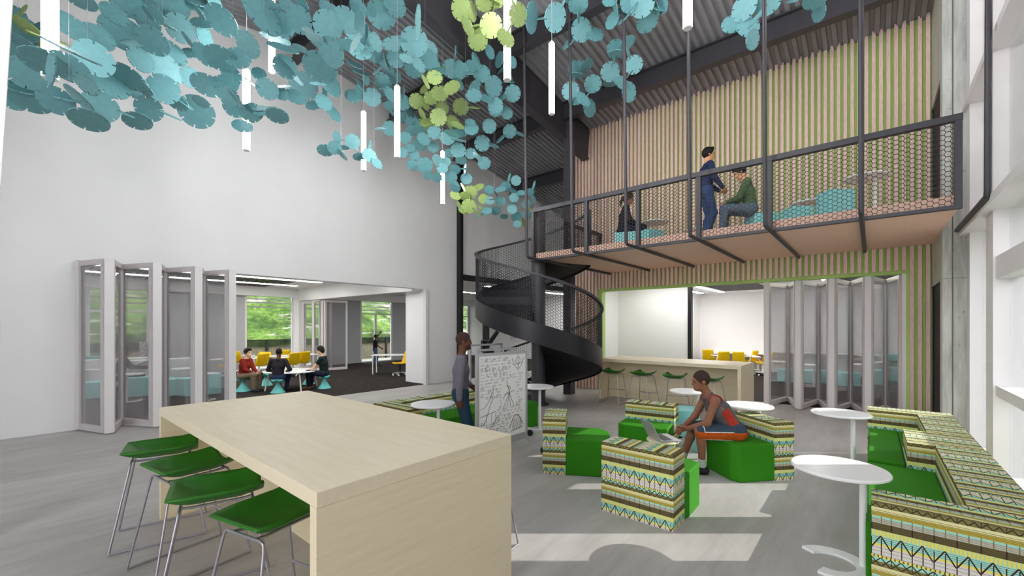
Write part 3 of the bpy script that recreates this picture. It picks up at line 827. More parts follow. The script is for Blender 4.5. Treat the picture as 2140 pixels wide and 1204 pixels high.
frame_board('whiteboard_frame', 5.75, 6.7, 5.95, 'empty silver rolling frame farthest behind the formula whiteboard', False, 'frame')
def ink():
    rnd = random.Random(3)
    out = MB()
    toks = ['25x','3x²','(7-2+x)','√(x+25)','25-x','x-10','2x+½','(x-1)²','f(x)=x²','x+y=0','ax²+bx+c','∑(x+1)','25%','(n+1)!','sin x','cos²x','y=x²-1','a²+b²','½ab','5·10','lim x','dx/dy','π r²','x³-y³','n(n-1)','x₁+x₂','3x-5','2πr','∫x dx','x=½','(a+b)²','x±1','9+5x','7(x+3)','10x⁵','x→∞','-x+4','x²≥0','tan α','4/5x','Δx','(2x)³']
    def put(txt, x, z, s, rot=0):
        c = bpy.data.curves.new('t', 'FONT'); c.body = txt; c.size = s; c.shear = .25; c.resolution_u = 2
        o = bpy.data.objects.new('t', c); COL.objects.link(o)
        me = bpy.data.meshes.new_from_object(o)
        cs, sn = math.cos(rot), math.sin(rot)
        out.add([(x+v.co.x*cs-v.co.y*sn, -.0128, z+v.co.x*sn+v.co.y*cs) for v in me.vertices], [tuple(p.vertices) for p in me.polygons])
        bpy.data.objects.remove(o); bpy.data.meshes.remove(me); bpy.data.curves.remove(c)
    W = .46
    free = [(.2,1.18,.2,.22),(-.0,.72,.26,.32),(-.44,.58,.3,.28),(.14,.3,.28,.2)]   # rooms for the graphs
    z = 1.36
    while z > .3:
        x = -W+.01
        while x < W-.08:
            s = rnd.choice((.022,.027,.033)); tx = rnd.choice(toks); w = len(tx)*s*.52
            if x+w < W-.01 and not any(a-.02 < x+w and x < a+c and b-.02 < z+s and z < b+d for a, b, c, d in free):
                put(tx, x, z, s, rnd.uniform(-.06,.06))
                if rnd.random() < .3:
                    out.bar((x,-.0126,z-.008),(x+w,-.0126,z-.004),.003,.0008,up=(0,1,0))
                    put(rnd.choice(toks[:20]), x, z-.026, s*.8)
            else: w = .05
            x += w+rnd.uniform(.012,.035)
        z -= rnd.uniform(.036,.046)
    def stroke(pts, r=.0028): out.tube([(x,-.0128,z) for x, z in pts], r, 4)
    def curve(f, a, b, n=24): return [(lambda t: f(t))(a+(b-a)*i/n) for i in range(n+1)]
    stroke([(.18,1.26),(.42,1.285)]); stroke([(.31,1.16),(.31,1.4)])
    stroke(curve(lambda t: (.31+.05*math.cos(t),1.31+.055*math.sin(t)), 0, 6.28))
    stroke(curve(lambda t: (.31+t,1.2+9*t*t), -.13,.13))
    stroke([(.02,.86),(.24,.9)], .0035)
    for k in (-.25,-.1,.05,.2): stroke([(.12,.88),(.12+k*.5,.68)])
    stroke(curve(lambda t: (.12+.035*math.sin(t)*t/3,.88+.22*t/6.28*math.cos(t*.2)), 0, 6.28)); stroke(curve(lambda t: (.12-.02*t,.88+.07*t-.004*t*t), 0, 3))
    stroke(curve(lambda t: (.0+t,.8+.09*math.sqrt(max(t,0)/.1)), .0,.12))
    stroke([(-.45,.62),(-.15,.66)], .0035); stroke(curve(lambda t: (-.44+.3*t,.52+.34*t*t*(3-2*t)-.03*math.sin(7*t)), 0, 1)); stroke(curve(lambda t: (-.45+.32*t,.46-.05*math.sin(3.2*t)+.2*max(t-.4,0)), 0, 1)); stroke(curve(lambda t: (-.44+.24*t,.72+.24*t**2), 0, 1))
    for k in (.1,.2,.28): stroke([(-.44+k,.5),(-.44+k,.64)], .0016)
    stroke([(.16,.33),(.42,.36)], .0035); stroke(curve(lambda t: (.12+.3*t,.38+.17*math.sin(3.1*t)), 0, 1), .004)
    for i in range(8): stroke([(.2+i*.022,.34),(.23+i*.022,.5)], .0015)
    stroke([(.2,.34),(.2,.5)]); stroke([(.38,.355),(.38,.46)])
    return out
ink().build('handwriting', M['black'], wbd)
# ---- hanging tube lamps
def pendant(x, y, z0, z1, label):
    r = empty('pendant_tube', (x, y, z0), 0, label, 'lamp', 'hanging light tubes')
    L = z1-z0
    MB().cyl((0,0,.012),(0,0,L-.03),.0425,n=24).build('glowing_tube', M['lamp'], r, smooth=40)
    MB().cyl((0,0,0),(0,0,.013),.041,n=24).build('bottom_cap', M['white_gloss'], r, smooth=40)
    MB().cyl((0,0,L-.03),(0,0,L),.043,.03,n=24).build('top_cap', M['white_gloss'], r, smooth=40)
    MB().cyl((0,0,L),(0,0,gz(x)-z0),.004,n=6).build('wire', M['silver'], r)
pend = [(0.179,4.284,3.49,'big glowing tube lamp hanging at far left, nearest the camera'), (2.09,6.52,4.2,'glowing tube lamp against the white wall below the lowest teal discs'),
        (2.507,6.777,5.554,'glowing tube lamp mostly hidden among the teal discs at upper left'), (4.275,7.248,4.708,'glowing tube lamp left of the middle, beside the small stray disc cluster'),
        (3.866,5.593,4.402,'glowing tube lamp just left of the middle lime disc cluster'), (5.844,6.841,4.35,'smallest glowing tube lamp, just above the lower lime disc cluster'),
        (3.806,3.293,4.713,'glowing tube lamp crossing the upper lime disc cluster'), (5.408,3.77,5.074,'glowing tube lamp in front of the dark rafter, free of the discs'),
        (4.321,1.385,4.737,'glowing tube lamp cut by the top edge above the balcony hangers')]
# extra lamps added out of view overhead, to even out the light
pend += [(6.0,1.9,6.4,'unseen fill tube lamp added above the middle of the atrium, over the seated player'), (7.1,-0.1,6.4,'unseen fill tube lamp added above the balcony right end'),
         (5.0,4.2,6.7,'unseen fill tube lamp added above the whiteboard'), (2.4,2.6,5.6,'unseen fill tube lamp added above the foreground table')]
for x, y, z, lb in pend: pendant(x, y, z, z+1.12, lb)
# ---- left room furniture
def tablet_chair(shell_mat, arm=True, star=False):
    r = empty('tablet_chair')
    def fn(u, v):
        s = 2*u-1; w = .22*(1-.12*max(0, v-.6)/.4)
        if v < .5:
            t = v/.5; y = .22-.42*t; z = .44-.02*math.sin(t*PI)
        else:
            t = (v-.5)/.5; y = -.20-.09*t-.05*math.sin(t*PI/2); z = .44+.42*t
        return (s*w, y+.05*abs(s)**3*(1 if v > .45 else 0), z+.03*abs(s)**3*(1 if v < .5 else 0))
    MB().grid(fn, 10, 18).build('seat_shell', shell_mat, r, smooth=180, solid=.025)
    if arm:
        MB().box(-.3,.08,.66,.28,.36,.685).build('tablet', M['white_gloss'], r, bevel=.01)
        MB().tube([(.0,-.02,.4),(.26,-.02,.4),(.29,.0,.44),(.29,.16,.62),(.27,.2,.66)], .016, 8).build('tablet_arm', M['white_gloss'], r, smooth=60)
    c = MB().cyl((0,0,.1),(0,0,.41),.035).build('column', M['white_gloss'] if not star else M['black'], r, smooth=40)
    if star:
        b = MB()
        for k in range(5): b.tube([(0,0,.12),(.28*math.cos(k*1.2566),.28*math.sin(k*1.2566),.08)], .018, 6)
        b.build('star_base', M['silver'], r)
        MB().tube([(-.2,-.02,.4),(-.22,-.2,.46),(-.2,-.3,.62),(.2,-.3,.62),(.22,-.2,.46),(.2,-.02,.4)], .014, 6).build('back_frame', M['dark_steel'], r)
    else:
        MB().lathe([(.22,.1),(.27,.115),(.27,.13),(.04,.14)], 28).build('tray_base', M['white_gloss'], r, smooth=40)
    for k in range(5):
        x, y = .25*math.cos(k*1.2566), .25*math.sin(k*1.2566)
        MB().cyl((x-.015,y,.032),(x+.015,y,.032),.032,n=12).build('caster', M['white_gloss'], r, smooth=40)
    return r
ch0 = tablet_chair(M['yellow'])
lefts = [(470,14.6,60),(505,16.2,-60),(541,14.9,10),(562,15.9,-45),(597,17.2,-30),(606,15.3,10),(629,16.0,5)]
rights = [(1482,17.5,-85),(1508,16.2,-60),(1548,15.9,-95),(1564,16.7,-20),(1584,16.4,20),(1594,15.6,15),(1631,15.8,10)]
first = True
for lst, where, g in ((lefts, 'in the left room by the hillside window', 'yellow chairs in the left room'), (rights, 'behind the back counter in the right room', 'yellow chairs in the right room')):
    for i, (px, dp, a) in enumerate(lst):
        o = ch0 if first else copy_tree(ch0); first = False
        o.location = flat(px, dp); o.rotation_euler = (0,0,math.radians(a))
        tag(o, 'yellow tablet-arm chair, %s from the left %s' % (ORD[i], where), 'chair', g)
o = tablet_chair(M['yellow'], False, True); o.name = 'task_chair'; o.location = flat(836, 15.6); o.rotation_euler = (0,0,math.radians(80))
tag(o, 'yellow task chair at the white desk beside the right jamb of the left opening', 'chair')
tc0 = tablet_chair(M['teal'], False, True); tc0.name = 'task_chair'; tc0.location = flat(1873, 14.6, .0); tc0.rotation_euler = (0,0,math.radians(-92))
tag(tc0, 'teal task chair seen through the rightmost folded glass leaf', 'chair')
for px, dp, a, lb in ((200,13.6,-10,'teal task chair seen through the leftmost folded glass leaf'),(160,13.9,-20,'teal task chair at the extreme left behind the folded glass'),(1728,15.6,90,'teal task chair edge seen through the middle right folded leaves'),(1831,15.4,-95,'teal task chair low behind the white desk through the right folded leaves')):
    o = copy_tree(tc0); o.location = flat(px, dp); o.rotation_euler = (0,0,math.radians(a)); tag(o, lb, 'chair')
def wobble(px, dp, label, proto=[None]):
    if proto[0] is None:
        r = empty('wobble_stool')
        MB().lathe([(.175,0),(.185,.012),(.17,.03),(.06,.2),(.045,.26),(.05,.31)], 28).build('base_cone', M['teal'], r, smooth=40)
        mb = MB(); n = 32; vs = [(0,0,.36)]
        for q, (rr, zz, am) in enumerate(((.1,.365,.0),(.15,.372,.006),(.168,.35,.02),(.155,.325,.022),(.05,.305,0))):
            for k in range(n):
                a = 2*PI*k/n; vs.append((rr*math.cos(a), rr*math.sin(a), zz+am*math.sin(5*a)))
        fs = [(0,1+k,1+(k+1)%n) for k in range(n)] + [(1+q*n+k,1+(q+1)*n+k,1+(q+1)*n+(k+1)%n,1+q*n+(k+1)%n) for q in range(4) for k in range(n)] + [tuple(range(1+4*n,1+5*n))]
        mb.add(vs, fs).build('seat_pad', M['teal'], r, smooth=60)
        proto[0] = r; o = r
    else: o = copy_tree(proto[0])
    o.location = flat(px, dp); tag(o, label, 'stool', 'teal wobble stools')
wobble(508,11.75,'teal wobble stool under the seated person in the red sweater'); wobble(581,11.5,'teal wobble stool under the seated person seen from behind in black')
wobble(678,12.3,'teal wobble stool under the seated person in the dark green top'); wobble(645,13.2,'empty teal wobble stool behind the low white table'); wobble(556,12.9,'empty teal wobble stool between the red and black clad people')
lt2 = empty('low_table', flat(610,12.25), math.radians(-49.8), 'low white round table with slanted legs among the teal stools', 'table')
MB().lathe([(.73,.5),(.74,.505),(.74,.525),(.73,.53)], 48).build('table_top', M['white_gloss'], lt2, smooth=30)
for a, b in ((-.42,-.4),(.42,-.4),(-.42,.4),(.42,.4)):
    MB().cyl((a,b,.5),(a*1.2,b*1.2,0),.02,n=10).build('leg', M['white_gloss'], lt2)
def desk(px, dp, w, d, h, a, label, panel_=False):
    r = empty('white_desk', flat(px, dp), math.radians(a), label, 'desk')
    MB().box(-w/2,-d/2,h-.03,w/2,d/2,h).build('desk_top', M['white_gloss'], r)
    if panel_:
        MB().box(-w/2,-d/2,.08,w/2,-d/2+.03,h-.03).build('modesty_panel', M['white_gloss'], r)
    for sx in (-1,1):
        for sy in (-1,1):
            MB().cyl((sx*(w/2-.05),sy*(d/2-.05),0),(sx*(w/2-.05),sy*(d/2-.05),h-.03),.022,n=10).build('leg', M['white_gloss'], r)
desk(822,16.3,1.5,.7,.72,-45,'white desk with thin legs beside the yellow task chair')
desk(228,12.2,2.6,.6,.86,0,'white panel-fronted desk behind the leftmost folded glass leaves', True)
desk(352,12.0,1.7,.6,.88,0,'white panel-fronted desk behind the third folded glass leaf', True)
desk(1555,17.2,2.6,.7,.72,90,'long white table among the yellow chairs in the right room')
desk(1720,14.9,3.2,.6,.86,90,'white panel-fronted desk seen through the right folded glass leaves', True)
desk(600,16.2,2.2,.6,.70,0,'white table among the yellow chairs by the hillside window')
for px, dp, a, w, d, h, lb in ((195,10.6,10,.75,.5,.42,'teal ottoman behind the leftmost folded glass leaf'),(290,10.9,-20,.55,.5,.5,'teal ottoman in front of the reading person'),(332,11.2,15,.5,.5,.45,'teal ottoman right of the reading person'),
        (366,11.0,-15,.45,.45,.45,'teal ottoman behind the third folded glass leaf'),(395,10.9,10,.4,.45,.48,'teal ottoman left of the last folded leaf on the left'),(437,11.2,-10,.5,.45,.55,'teal ottoman behind the last folded leaf on the left, beside the red sweater'),
        (1646,13.6,0,.5,.5,.42,'teal ottoman low behind the first right folded leaf'),(1690,13.4,10,.55,.5,.42,'teal ottoman behind the second right folded leaf'),(1735,13.3,-15,.6,.5,.42,'teal ottoman behind the third right folded leaf'),(1768,12.75,30,.5,.5,.42,'teal ottoman nearest behind the middle right folded leaf'),(1830,13.2,0,.75,.5,.45,'teal ottoman behind the fifth right folded leaf'),(1878,13.8,0,.5,.5,.45,'teal ottoman behind the rightmost folded leaf')):
    p = flat(px, dp); ottoman(p.x, p.y, a, w, d, h, lb)
for px, dp, lb in ((190,11.2,'white C-base table behind the leftmost folded glass leaf'),(270,10.2,'white C-base table at the knees of the reading person'),(385,11.6,'white C-base table behind the third folded leaf'),(425,10.3,'white C-base table edge behind the last left folded leaf'),
                   (1628,13.9,'white C-base table behind the first right folded leaf'),(1690,12.7,'white C-base table behind the second right folded leaf'),(1800,12.8,'white C-base table behind the fourth right folded leaf'),(1835,13.6,'white C-base table behind the fifth right folded leaf')):
    p = flat(px, dp); c_table(p.x, p.y, bk, .66, lb, R=.28)
pb = empty('notice_board', flat(312,13.6), math.radians(-30), 'small rolling board with dense writing seen through the second folded leaf', 'whiteboard')
t = NT('dense_writing'); f = t.noise(40, 3); t.col(t.ramp(f, [(0.46, lin((120,116,118))), (0.56, lin((226,222,224)))]))
MB().box(-.25,-.02,.5,.25,.02,1.3).build('writing_board', t.m, pb)
MB().box(-.02,-.2,0,.02,.2,.05).box(-.015,-.015,.05,.015,.015,.5).build('stand', M['silver'], pb)
# corridor items
mc = empty('exercise_machine', flat(1022,11.6), math.radians(-20), 'black machine with a slanted arm behind the whiteboards', 'machine')
MB().box(-.3,-.25,0,.3,.25,.12).box(-.1,-.1,.12,.1,.1,1.2).build('body', M['black'], mc)
MB().bar((-.18,0,1.1),(.2,-.1,1.66),.16,.1).build('slanted_arm', M['black'], mc)
MB().box(-.22,-.06,1.1,-.08,.06,1.42).build('console', M['black_steel'], mc)
sg = empty('wall_notice', (18.58,15.2,1.23), 0, 'white framed notice with a grey block on the far corridor wall', 'notice')
MB().box(-.02,-.65,-.28,.0,.65,.28).build('frame', M['white_frame'], sg)
MB().box(-.03,.15,-.12,-.018,.55,.08).box(-.03,-.5,.0,-.018,0,.03).box(-.03,-.5,-.08,-.018,-.1,-.05).build('print', M['grey_wall'], sg)
# ---- balcony furniture
ZB = 3.432
for px, dp, a, w, d, h, lb in ((1312,9.4,20,.6,.5,.4,'teal ottoman under the seated woman on the balcony'),(1357,9.2,-20,.5,.45,.42,'teal ottoman right of the seated woman on the balcony'),(1588,7.75,35,.5,.4,.38,'teal ottoman under the seated man in green on the balcony'),
        (1664,7.2,40,.4,.36,.36,'low teal ottoman in the middle of the balcony'),(1742,6.45,42,.36,.36,.4,'teal block ottoman nearest the balcony railing')):
    p = flat(px, dp); ottoman(p.x, p.y, a, w, d, h, lb, ZB, 'teal ottomans on the balcony')
for px, dp, h, lb in ((1368,9.6,.72,'white C-base table beside the seated woman on the balcony'),(1458,9.4,.5,'low white C-base table behind the standing man on the balcony'),(1692,7.5,.55,'low white C-base table behind the teal block ottoman on the balcony'),(1810,6.75,.74,'white C-base table at the right end of the balcony')):
    p = flat(px, dp); c_table(p.x, p.y, rt2, h, lb, 'white C-base tables on the balcony', ZB)
# ================================================================ PEOPLE: smooth-union distance fields turned into one skin each
def V3(*a): return np.array(a, float)
class SDF:
    def __init__(self, k=0.03): self.p = []; self.k = k; self.cuts = []
    def cap(self, a, b, ra, rb=None, k=None): self.p.append(('c', np.array(a,float), np.array(b,float), ra, ra if rb is None else rb, k)); return self
    def ell(self, c, R, r, k=None): self.p.append(('e', np.array(c,float), np.array(R,float), np.array(r,float), None, k)); return self
    def cut(self, p, n): n = np.array(n,float); self.cuts.append((np.array(p,float), n/np.linalg.norm(n))); return self   # keeps the side away from n
    def mesh(self, h):
        lo = np.full(3, 1e9); hi = -lo
        for q in self.p:
            if q[0] == 'c':
                r = max(q[3], q[4]); lo = np.minimum(lo, np.minimum(q[1], q[2])-r); hi = np.maximum(hi, np.maximum(q[1], q[2])+r)
            else:
                r = q[3].max(); lo = np.minimum(lo, q[1]-r); hi = np.maximum(hi, q[1]+r)
        lo -= 3*h+.01; hi += 3*h+.01
        N = np.ceil((hi-lo)/h).astype(int)+1
        ax = [lo[i]+h*np.arange(N[i]) for i in range(3)]
        F = np.full(N, 0.25, dtype=np.float32)
        for q in self.p:
            k = q[5] or self.k
            if q[0] == 'c': r = max(q[3], q[4]); l = np.minimum(q[1], q[2])-r; u = np.maximum(q[1], q[2])+r
            else: r = q[3].max(); l = q[1]-r; u = q[1]+r
            m = k+2*h
            i0 = np.clip(np.floor((l-m-lo)/h).astype(int), 0, N-1); i1 = np.clip(np.ceil((u+m-lo)/h).astype(int)+1, 1, N)
            X, Y, Z = np.meshgrid(*[ax[i][i0[i]:i1[i]] for i in range(3)], indexing='ij', sparse=True)
            if q[0] == 'c':
                a, b = q[1], q[2]; d = b-a; L2 = max(d@d, 1e-9)
                t = np.clip(((X-a[0])*d[0]+(Y-a[1])*d[1]+(Z-a[2])*d[2])/L2, 0, 1)
                D = np.sqrt((X-a[0]-t*d[0])**2+(Y-a[1]-t*d[1])**2+(Z-a[2]-t*d[2])**2)-(q[3]+(q[4]-q[3])*t)
            else:
                R = q[2]; s = 0
                for i in range(3):
                    e = ((X-q[1][0])*R[i][0]+(Y-q[1][1])*R[i][1]+(Z-q[1][2])*R[i][2])/q[3][i]; s = s+e*e
                s = np.sqrt(s); D = (s-1)*q[3].min()
            sl_ = tuple(slice(i0[i], i1[i]) for i in range(3))
            G = F[sl_]; hh = np.clip(0.5+0.5*(G-D)/k, 0, 1)
            F[sl_] = G*(1-hh)+D*hh-k*hh*(1-hh)
        X, Y, Z = np.meshgrid(*ax, indexing='ij', sparse=True)
        for p, n in self.cuts:
            F = np.maximum(F, ((X-p[0])*n[0]+(Y-p[1])*n[1]+(Z-p[2])*n[2]).astype(np.float32))
        for i in range(3):   # closed at the border
            for e in (0, -1):
                s = [slice(None)]*3; s[i] = e; F[tuple(s)] = 0.25
        return surface_nets(F, lo, h)
def surface_nets(F, lo, h):
    nx, ny, nz = F.shape; ins = F < 0
    c = np.zeros((nx-1, ny-1, nz-1), dtype=np.int8); off = [(i,j,k) for i in (0,1) for j in (0,1) for k in (0,1)]
    for i,j,k in off: c += ins[i:nx-1+i, j:ny-1+j, k:nz-1+k]
    cell = (c > 0) & (c < 8); idx = -np.ones(cell.shape, int); I = np.argwhere(cell); idx[cell] = np.arange(len(I))
    P = np.zeros((len(I), 3)); W = np.zeros(len(I))
    corners = np.array(off)
    for a in range(8):
        for b in range(a+1, 8):
            if np.abs(corners[a]-corners[b]).sum() != 1: continue
            A = I+corners[a]; B = I+corners[b]
            fa = F[A[:,0],A[:,1],A[:,2]]; fb = F[B[:,0],B[:,1],B[:,2]]
            x = (fa < 0) != (fb < 0); t = np.where(x, fa/np.where(fa == fb, 1, fa-fb), 0)
            P[x] += (A+(B-A)*t[:,None])[x]; W[x] += 1
    P /= np.maximum(W,1)[:,None]; P = lo+P*h
    Q = []
    for ax_ in range(3):
        s0 = [slice(None)]*3; s1 = [slice(None)]*3; s0[ax_] = slice(0,-1); s1[ax_] = slice(1,None)
        a = ins[tuple(s0)]; b = ins[tuple(s1)]
        E = np.argwhere(a != b); u, v = [(1,2),(2,0),(0,1)][ax_]
        ok = (E[:,u] > 0) & (E[:,v] > 0) & (E[:,u] < F.shape[u]-1) & (E[:,v] < F.shape[v]-1); E = E[ok]
        def g(du, dv):
            T = E.copy(); T[:,u] -= du; T[:,v] -= dv; return idx[T[:,0],T[:,1],T[:,2]]
        q = np.stack([g(1,1), g(0,1), g(0,0), g(1,0)], 1)
        fl = ~a[E[:,0],E[:,1],E[:,2]]
        q[fl] = q[fl][:, ::-1]
        Q.append(q)
    Q = np.concatenate(Q); Q = Q[(Q >= 0).all(1)]
    return P, Q
def skin(name, sdf, h, mt, parent):
    P, Q = sdf.mesh(h)
    me = bpy.data.meshes.new(name); me.from_pydata(P.tolist(), [], Q.tolist())
    me.materials.append(mt); me.polygons.foreach_set('use_smooth', [True]*len(me.polygons)); me.update()
    o = bpy.data.objects.new(name, me); COL.objects.link(o); o.parent = parent
    md = o.modifiers.new('smooth', 'SMOOTH'); md.factor = .5; md.iterations = 2
    return o
def unit(v): return v/max(np.linalg.norm(v), 1e-9)
def ik(a, b, l1, l2, pole):
    d = b-a; L = min(np.linalg.norm(d), (l1+l2)*.999); u = unit(d); b = a+u*L
    x = (l1*l1-l2*l2+L*L)/(2*L); hgt = math.sqrt(max(l1*l1-x*x, 0))
    w = pole-u*(pole@u); return a+u*x+unit(w)*hgt, b
def person(label, loc, face, c, seat=None, lean=0.05, hands=None, feet=None, head=(0,0), s=1.0, sleeve=2, shorts=False, h=.011, hair='short', cat='person', girl=False, tuck=False, extras=None, fat=1.0):
    """local frame: x to the person's right, y forward, z up; hands/feet are targets (left, right) in that frame"""
    root = empty('person', loc, face-PI/2, label, cat)
    root.scale = (s, s, s)
    up = V3(0, math.sin(lean), math.cos(lean)); fw = V3(0, math.cos(lean), -math.sin(lean))
    pel = V3(0, 0, seat+.10 if seat is not None else .95)
    chest = pel+up*.30; neck = pel+up*.50
    sw = .165 if girl else .185
    sh = [neck-up*.045+V3(sx*sw,0,0) for sx in (-1,1)]
    pitch, yaw = head
    hd_up = V3(0, math.sin(lean*.4+pitch*.5), math.cos(lean*.4+pitch*.5))
    hc = neck+.55*up*.0+hd_up*.20+fw*.03
    hf = V3(math.sin(yaw)*math.cos(pitch), math.cos(yaw)*math.cos(pitch), -math.sin(pitch)); hr = unit(np.cross(hf, V3(0,0,1))); hu = np.cross(hr, hf)
    HR = np.array([hr, hf, hu])
    def H(x, y, z): return hc+hr*x+hf*y+hu*z
    hips = [pel+V3(sx*.09,0,-.02) for sx in (-1,1)]
    feet = feet or ((-.1,.0),(.1,.0)) if seat is None else (feet or ((-.11,.42),(.11,.42)))
    ank = [V3(f[0], f[1], (f[2] if len(f) > 2 else 0)+.085) for f in feet]
    knees = []
    for i in range(2):
        k, _ = ik(hips[i], ank[i], .44, .43, V3((-.15,.15)[i], 1, .35)); knees.append(k)
    hands = hands or (V3(-.24,.05,.80-.0), V3(.24,.05,.80))
    hands = [np.array(q[:3], float) for q in hands]
    el = []; wr = []
    for i in range(2):
        e, w = ik(sh[i], hands[i], .285, .25, V3((-.7,.7)[i], -.6, -.8)); el.append(e); wr.append(w)
    f = fat
    def torso(S, g, arms, neckon=False):
        for sx in (-1, 1):
            S.cap(pel+V3(sx*.055,0,0), pel+up*.16+V3(sx*.05,0,0), .098*f+g, .088*f+g)
            S.cap(pel+up*.16+V3(sx*.05,0,0), chest+V3(sx*.07,0,0), .088*f+g, (.098 if not girl else .088)*f+g)
            S.cap(chest+V3(sx*.07,0,0), neck-up*.09+V3(sx*.085,0,0), .098*f+g, .075+g)
            S.cap(sh[0 if sx < 0 else 1]-V3(sx*.02,0,0), neck-up*.005, .052+g, .045+g)
            if girl: S.cap(chest+fw*.06+V3(sx*.06,0,0), chest+fw*.065+up*.01+V3(sx*.06,0,0), .05+g)
        for i in range(2):
            if arms >= 1: S.cap(sh[i], sh[i]+(el[i]-sh[i])*(.55 if arms == 1 else 1), .052+g, (.047 if arms == 1 else .041)+g)
            if arms >= 2: S.cap(el[i], el[i]+(wr[i]-el[i])*(.93 if arms == 2 else .3), .041+g, .030+g*.7)
    def legs(S, g, full=1.0):
        S.cap(hips[0], hips[1], .098*f+g)
        for i in range(2):
            if full >= 1:
                S.cap(hips[i], knees[i], .083*f+g, .056+g)
                cf = knees[i]+(ank[i]-knees[i])*.3; bk_ = unit(V3(0,-1,0)-unit(ank[i]-knees[i])*unit(ank[i]-knees[i])[1]*-1)
                S.cap(knees[i], cf+bk_*.012, .055+g, .052+g).cap(cf+bk_*.012, ank[i], .052+g, .036+g)
            else: S.cap(hips[i], hips[i]+(knees[i]-hips[i])*full, .085*f+g, .066+g)
    B_ = SDF(.03); torso(B_, 0, 2); legs(B_, 0)
    B_.cap(neck-up*.03, H(0,-.015,-.06), .056, .052)
    B_.ell(H(0,-.005,.03), HR, (.076,.094,.098)).ell(H(0,.022,-.05), HR, (.056,.066,.062)).cap(H(0,.05,-.088), H(0,.07,-.083), .026)
    B_.cap(H(0,.088,.012), H(0,.104,-.022), .011, .015, k=.012).cap(H(-.012,.092,-.026), H(.012,.092,-.026), .011, k=.012)
    B_.cap(H(-.03,.082,.022), H(.03,.082,.022), .012, k=.02)
    B_.ell(H(0,.08,-.056), HR, (.024,.012,.007), k=.008).ell(H(0,.079,-.066), HR, (.021,.012,.008), k=.008)
    for sx in (-1,1): B_.ell(H(sx*.078,-.012,-.005), HR, (.012,.022,.033), k=.01)
    for i in range(2):
        sx = (-1,1)[i]
        fa = unit(wr[i]-el[i]); pn = hands_n[i] if False else unit(V3(-sx*1.0,.25,0)-fa*(V3(-sx*1.0,.25,0)@fa))   # palm faces inwards
        sd = np.cross(fa, pn)*1.0
        if sd[1] < 0: sd = -sd
        hd = unit(fa*.9+pn*.25)
        for t in (-.026, -.009, .009, .026):
            B_.cap(wr[i]+sd*t*.6+hd*.01, wr[i]+hd*.085+sd*t, .016, .0125, k=.012)
        for t, L in ((-.031,.058),(-.0105,.074),(.0105,.08),(.031,.07)):
            b0 = wr[i]+hd*.088+sd*t; d1 = unit(hd+pn*.35); d2 = unit(hd*.75+pn*.8)
            b1 = b0+d1*L*.5; b2 = b1+d2*L*.5
            B_.cap(b0, b1, .0098, .0092, k=.004).cap(b1, b2, .0092, .008, k=.004)
        t0 = wr[i]+hd*.025+sd*.026; t1 = t0+unit(hd*.7+sd*.6+pn*.35)*.042; t2 = t1+unit(hd*.95+sd*.15+pn*.3)*.034
        B_.cap(t0, t1, .014, .0115, k=.012).cap(t1, t2, .0112, .009, k=.005)
    for i in range(2): B_.cap(ank[i]-V3(0,.03,.05), ank[i]+V3((feet[i][0])*.15,.16,-.055), .036, .03)
    skin('body', B_, h, c['skin'], root)
    # hair
    Hs = SDF(.02)
    if hair != 'none':
        g = .006 if hair == 'crop' else .016
        Hs.ell(H(0,-.012,.036), HR, (.078+g,.096+g,.098+g))
        if hair == 'short': Hs.cap(H(-.05,.05,.105), H(.05,.055,.105), .03)
        if hair in ('long','pony'): Hs.ell(H(0,-.045,-.01), HR, (.088,.07,.1))
        Hs.cut(H(0,.062 if hair == 'crop' else .058,.03), hf*.8-hu*.62)
        if hair == 'pony': 
            Hs.cap(H(0,-.12,0), H(0,-.15,-.09), .03, .026).cap(H(0,-.15,-.09), H(0,-.13,-.2), .026, .012)
        skin('hair', Hs, h*.9, c['hair'], root)
    # eyes and brows
    ey = MB()
    for sx in (-1,1):
        ey.lathe([(.001,-.0075),(.006,-.005),(.0085,0),(.006,.005),(.001,.0075)], 10, H(sx*.031,.083,.004))
        ey.bar(H(sx*.018,.094,.024), H(sx*.048,.083,.026), .012, .007)
    ey.build('eyes_and_brows', c['hair'] if c['hair'] else M['black'], root)
    # clothes
    top = SDF(.03); torso(top, .014, sleeve)
    if seat is None: top.cap(pel+V3(-.075,0,-.05), pel+V3(.075,0,-.05), .112*f)
    top.cut(neck+up*.022, up).cut(pel-up*(.05 if seat is not None else .10), -up)
    if sleeve == 0:
        for i in range(2):
            sx = (-1,1)[i]; top.cut(sh[i]-V3(sx*.035,0,0), V3(sx,0,.25))
        top.cut(neck-up*.01+fw*.06, fw*.6+up*.8)
    skin('shirt' if sleeve else 'jersey', top, h, c['top'], root)
    bot = SDF(.03); legs(bot, .016 if not shorts else .024, 1.0 if not shorts else .92)
    bot.cap(pel+V3(-.05,0,0), pel+V3(.05,0,0), .11*f)
    if seat is None: bot.cut(pel+up*.07, up)
    else:
        td = unit(knees[0]+knees[1]-hips[0]-hips[1]); wn_ = unit(up-td*(up@td)); bot.cut(pel+wn_*.125, wn_)
    for i in range(2):
        if not shorts: bot.cut(ank[i]-V3(0,0,.045), V3(0,0,-1)) if i == 0 and seat is None else None
    skin('shorts' if shorts else 'trousers', bot, h, c['bottom'], root)
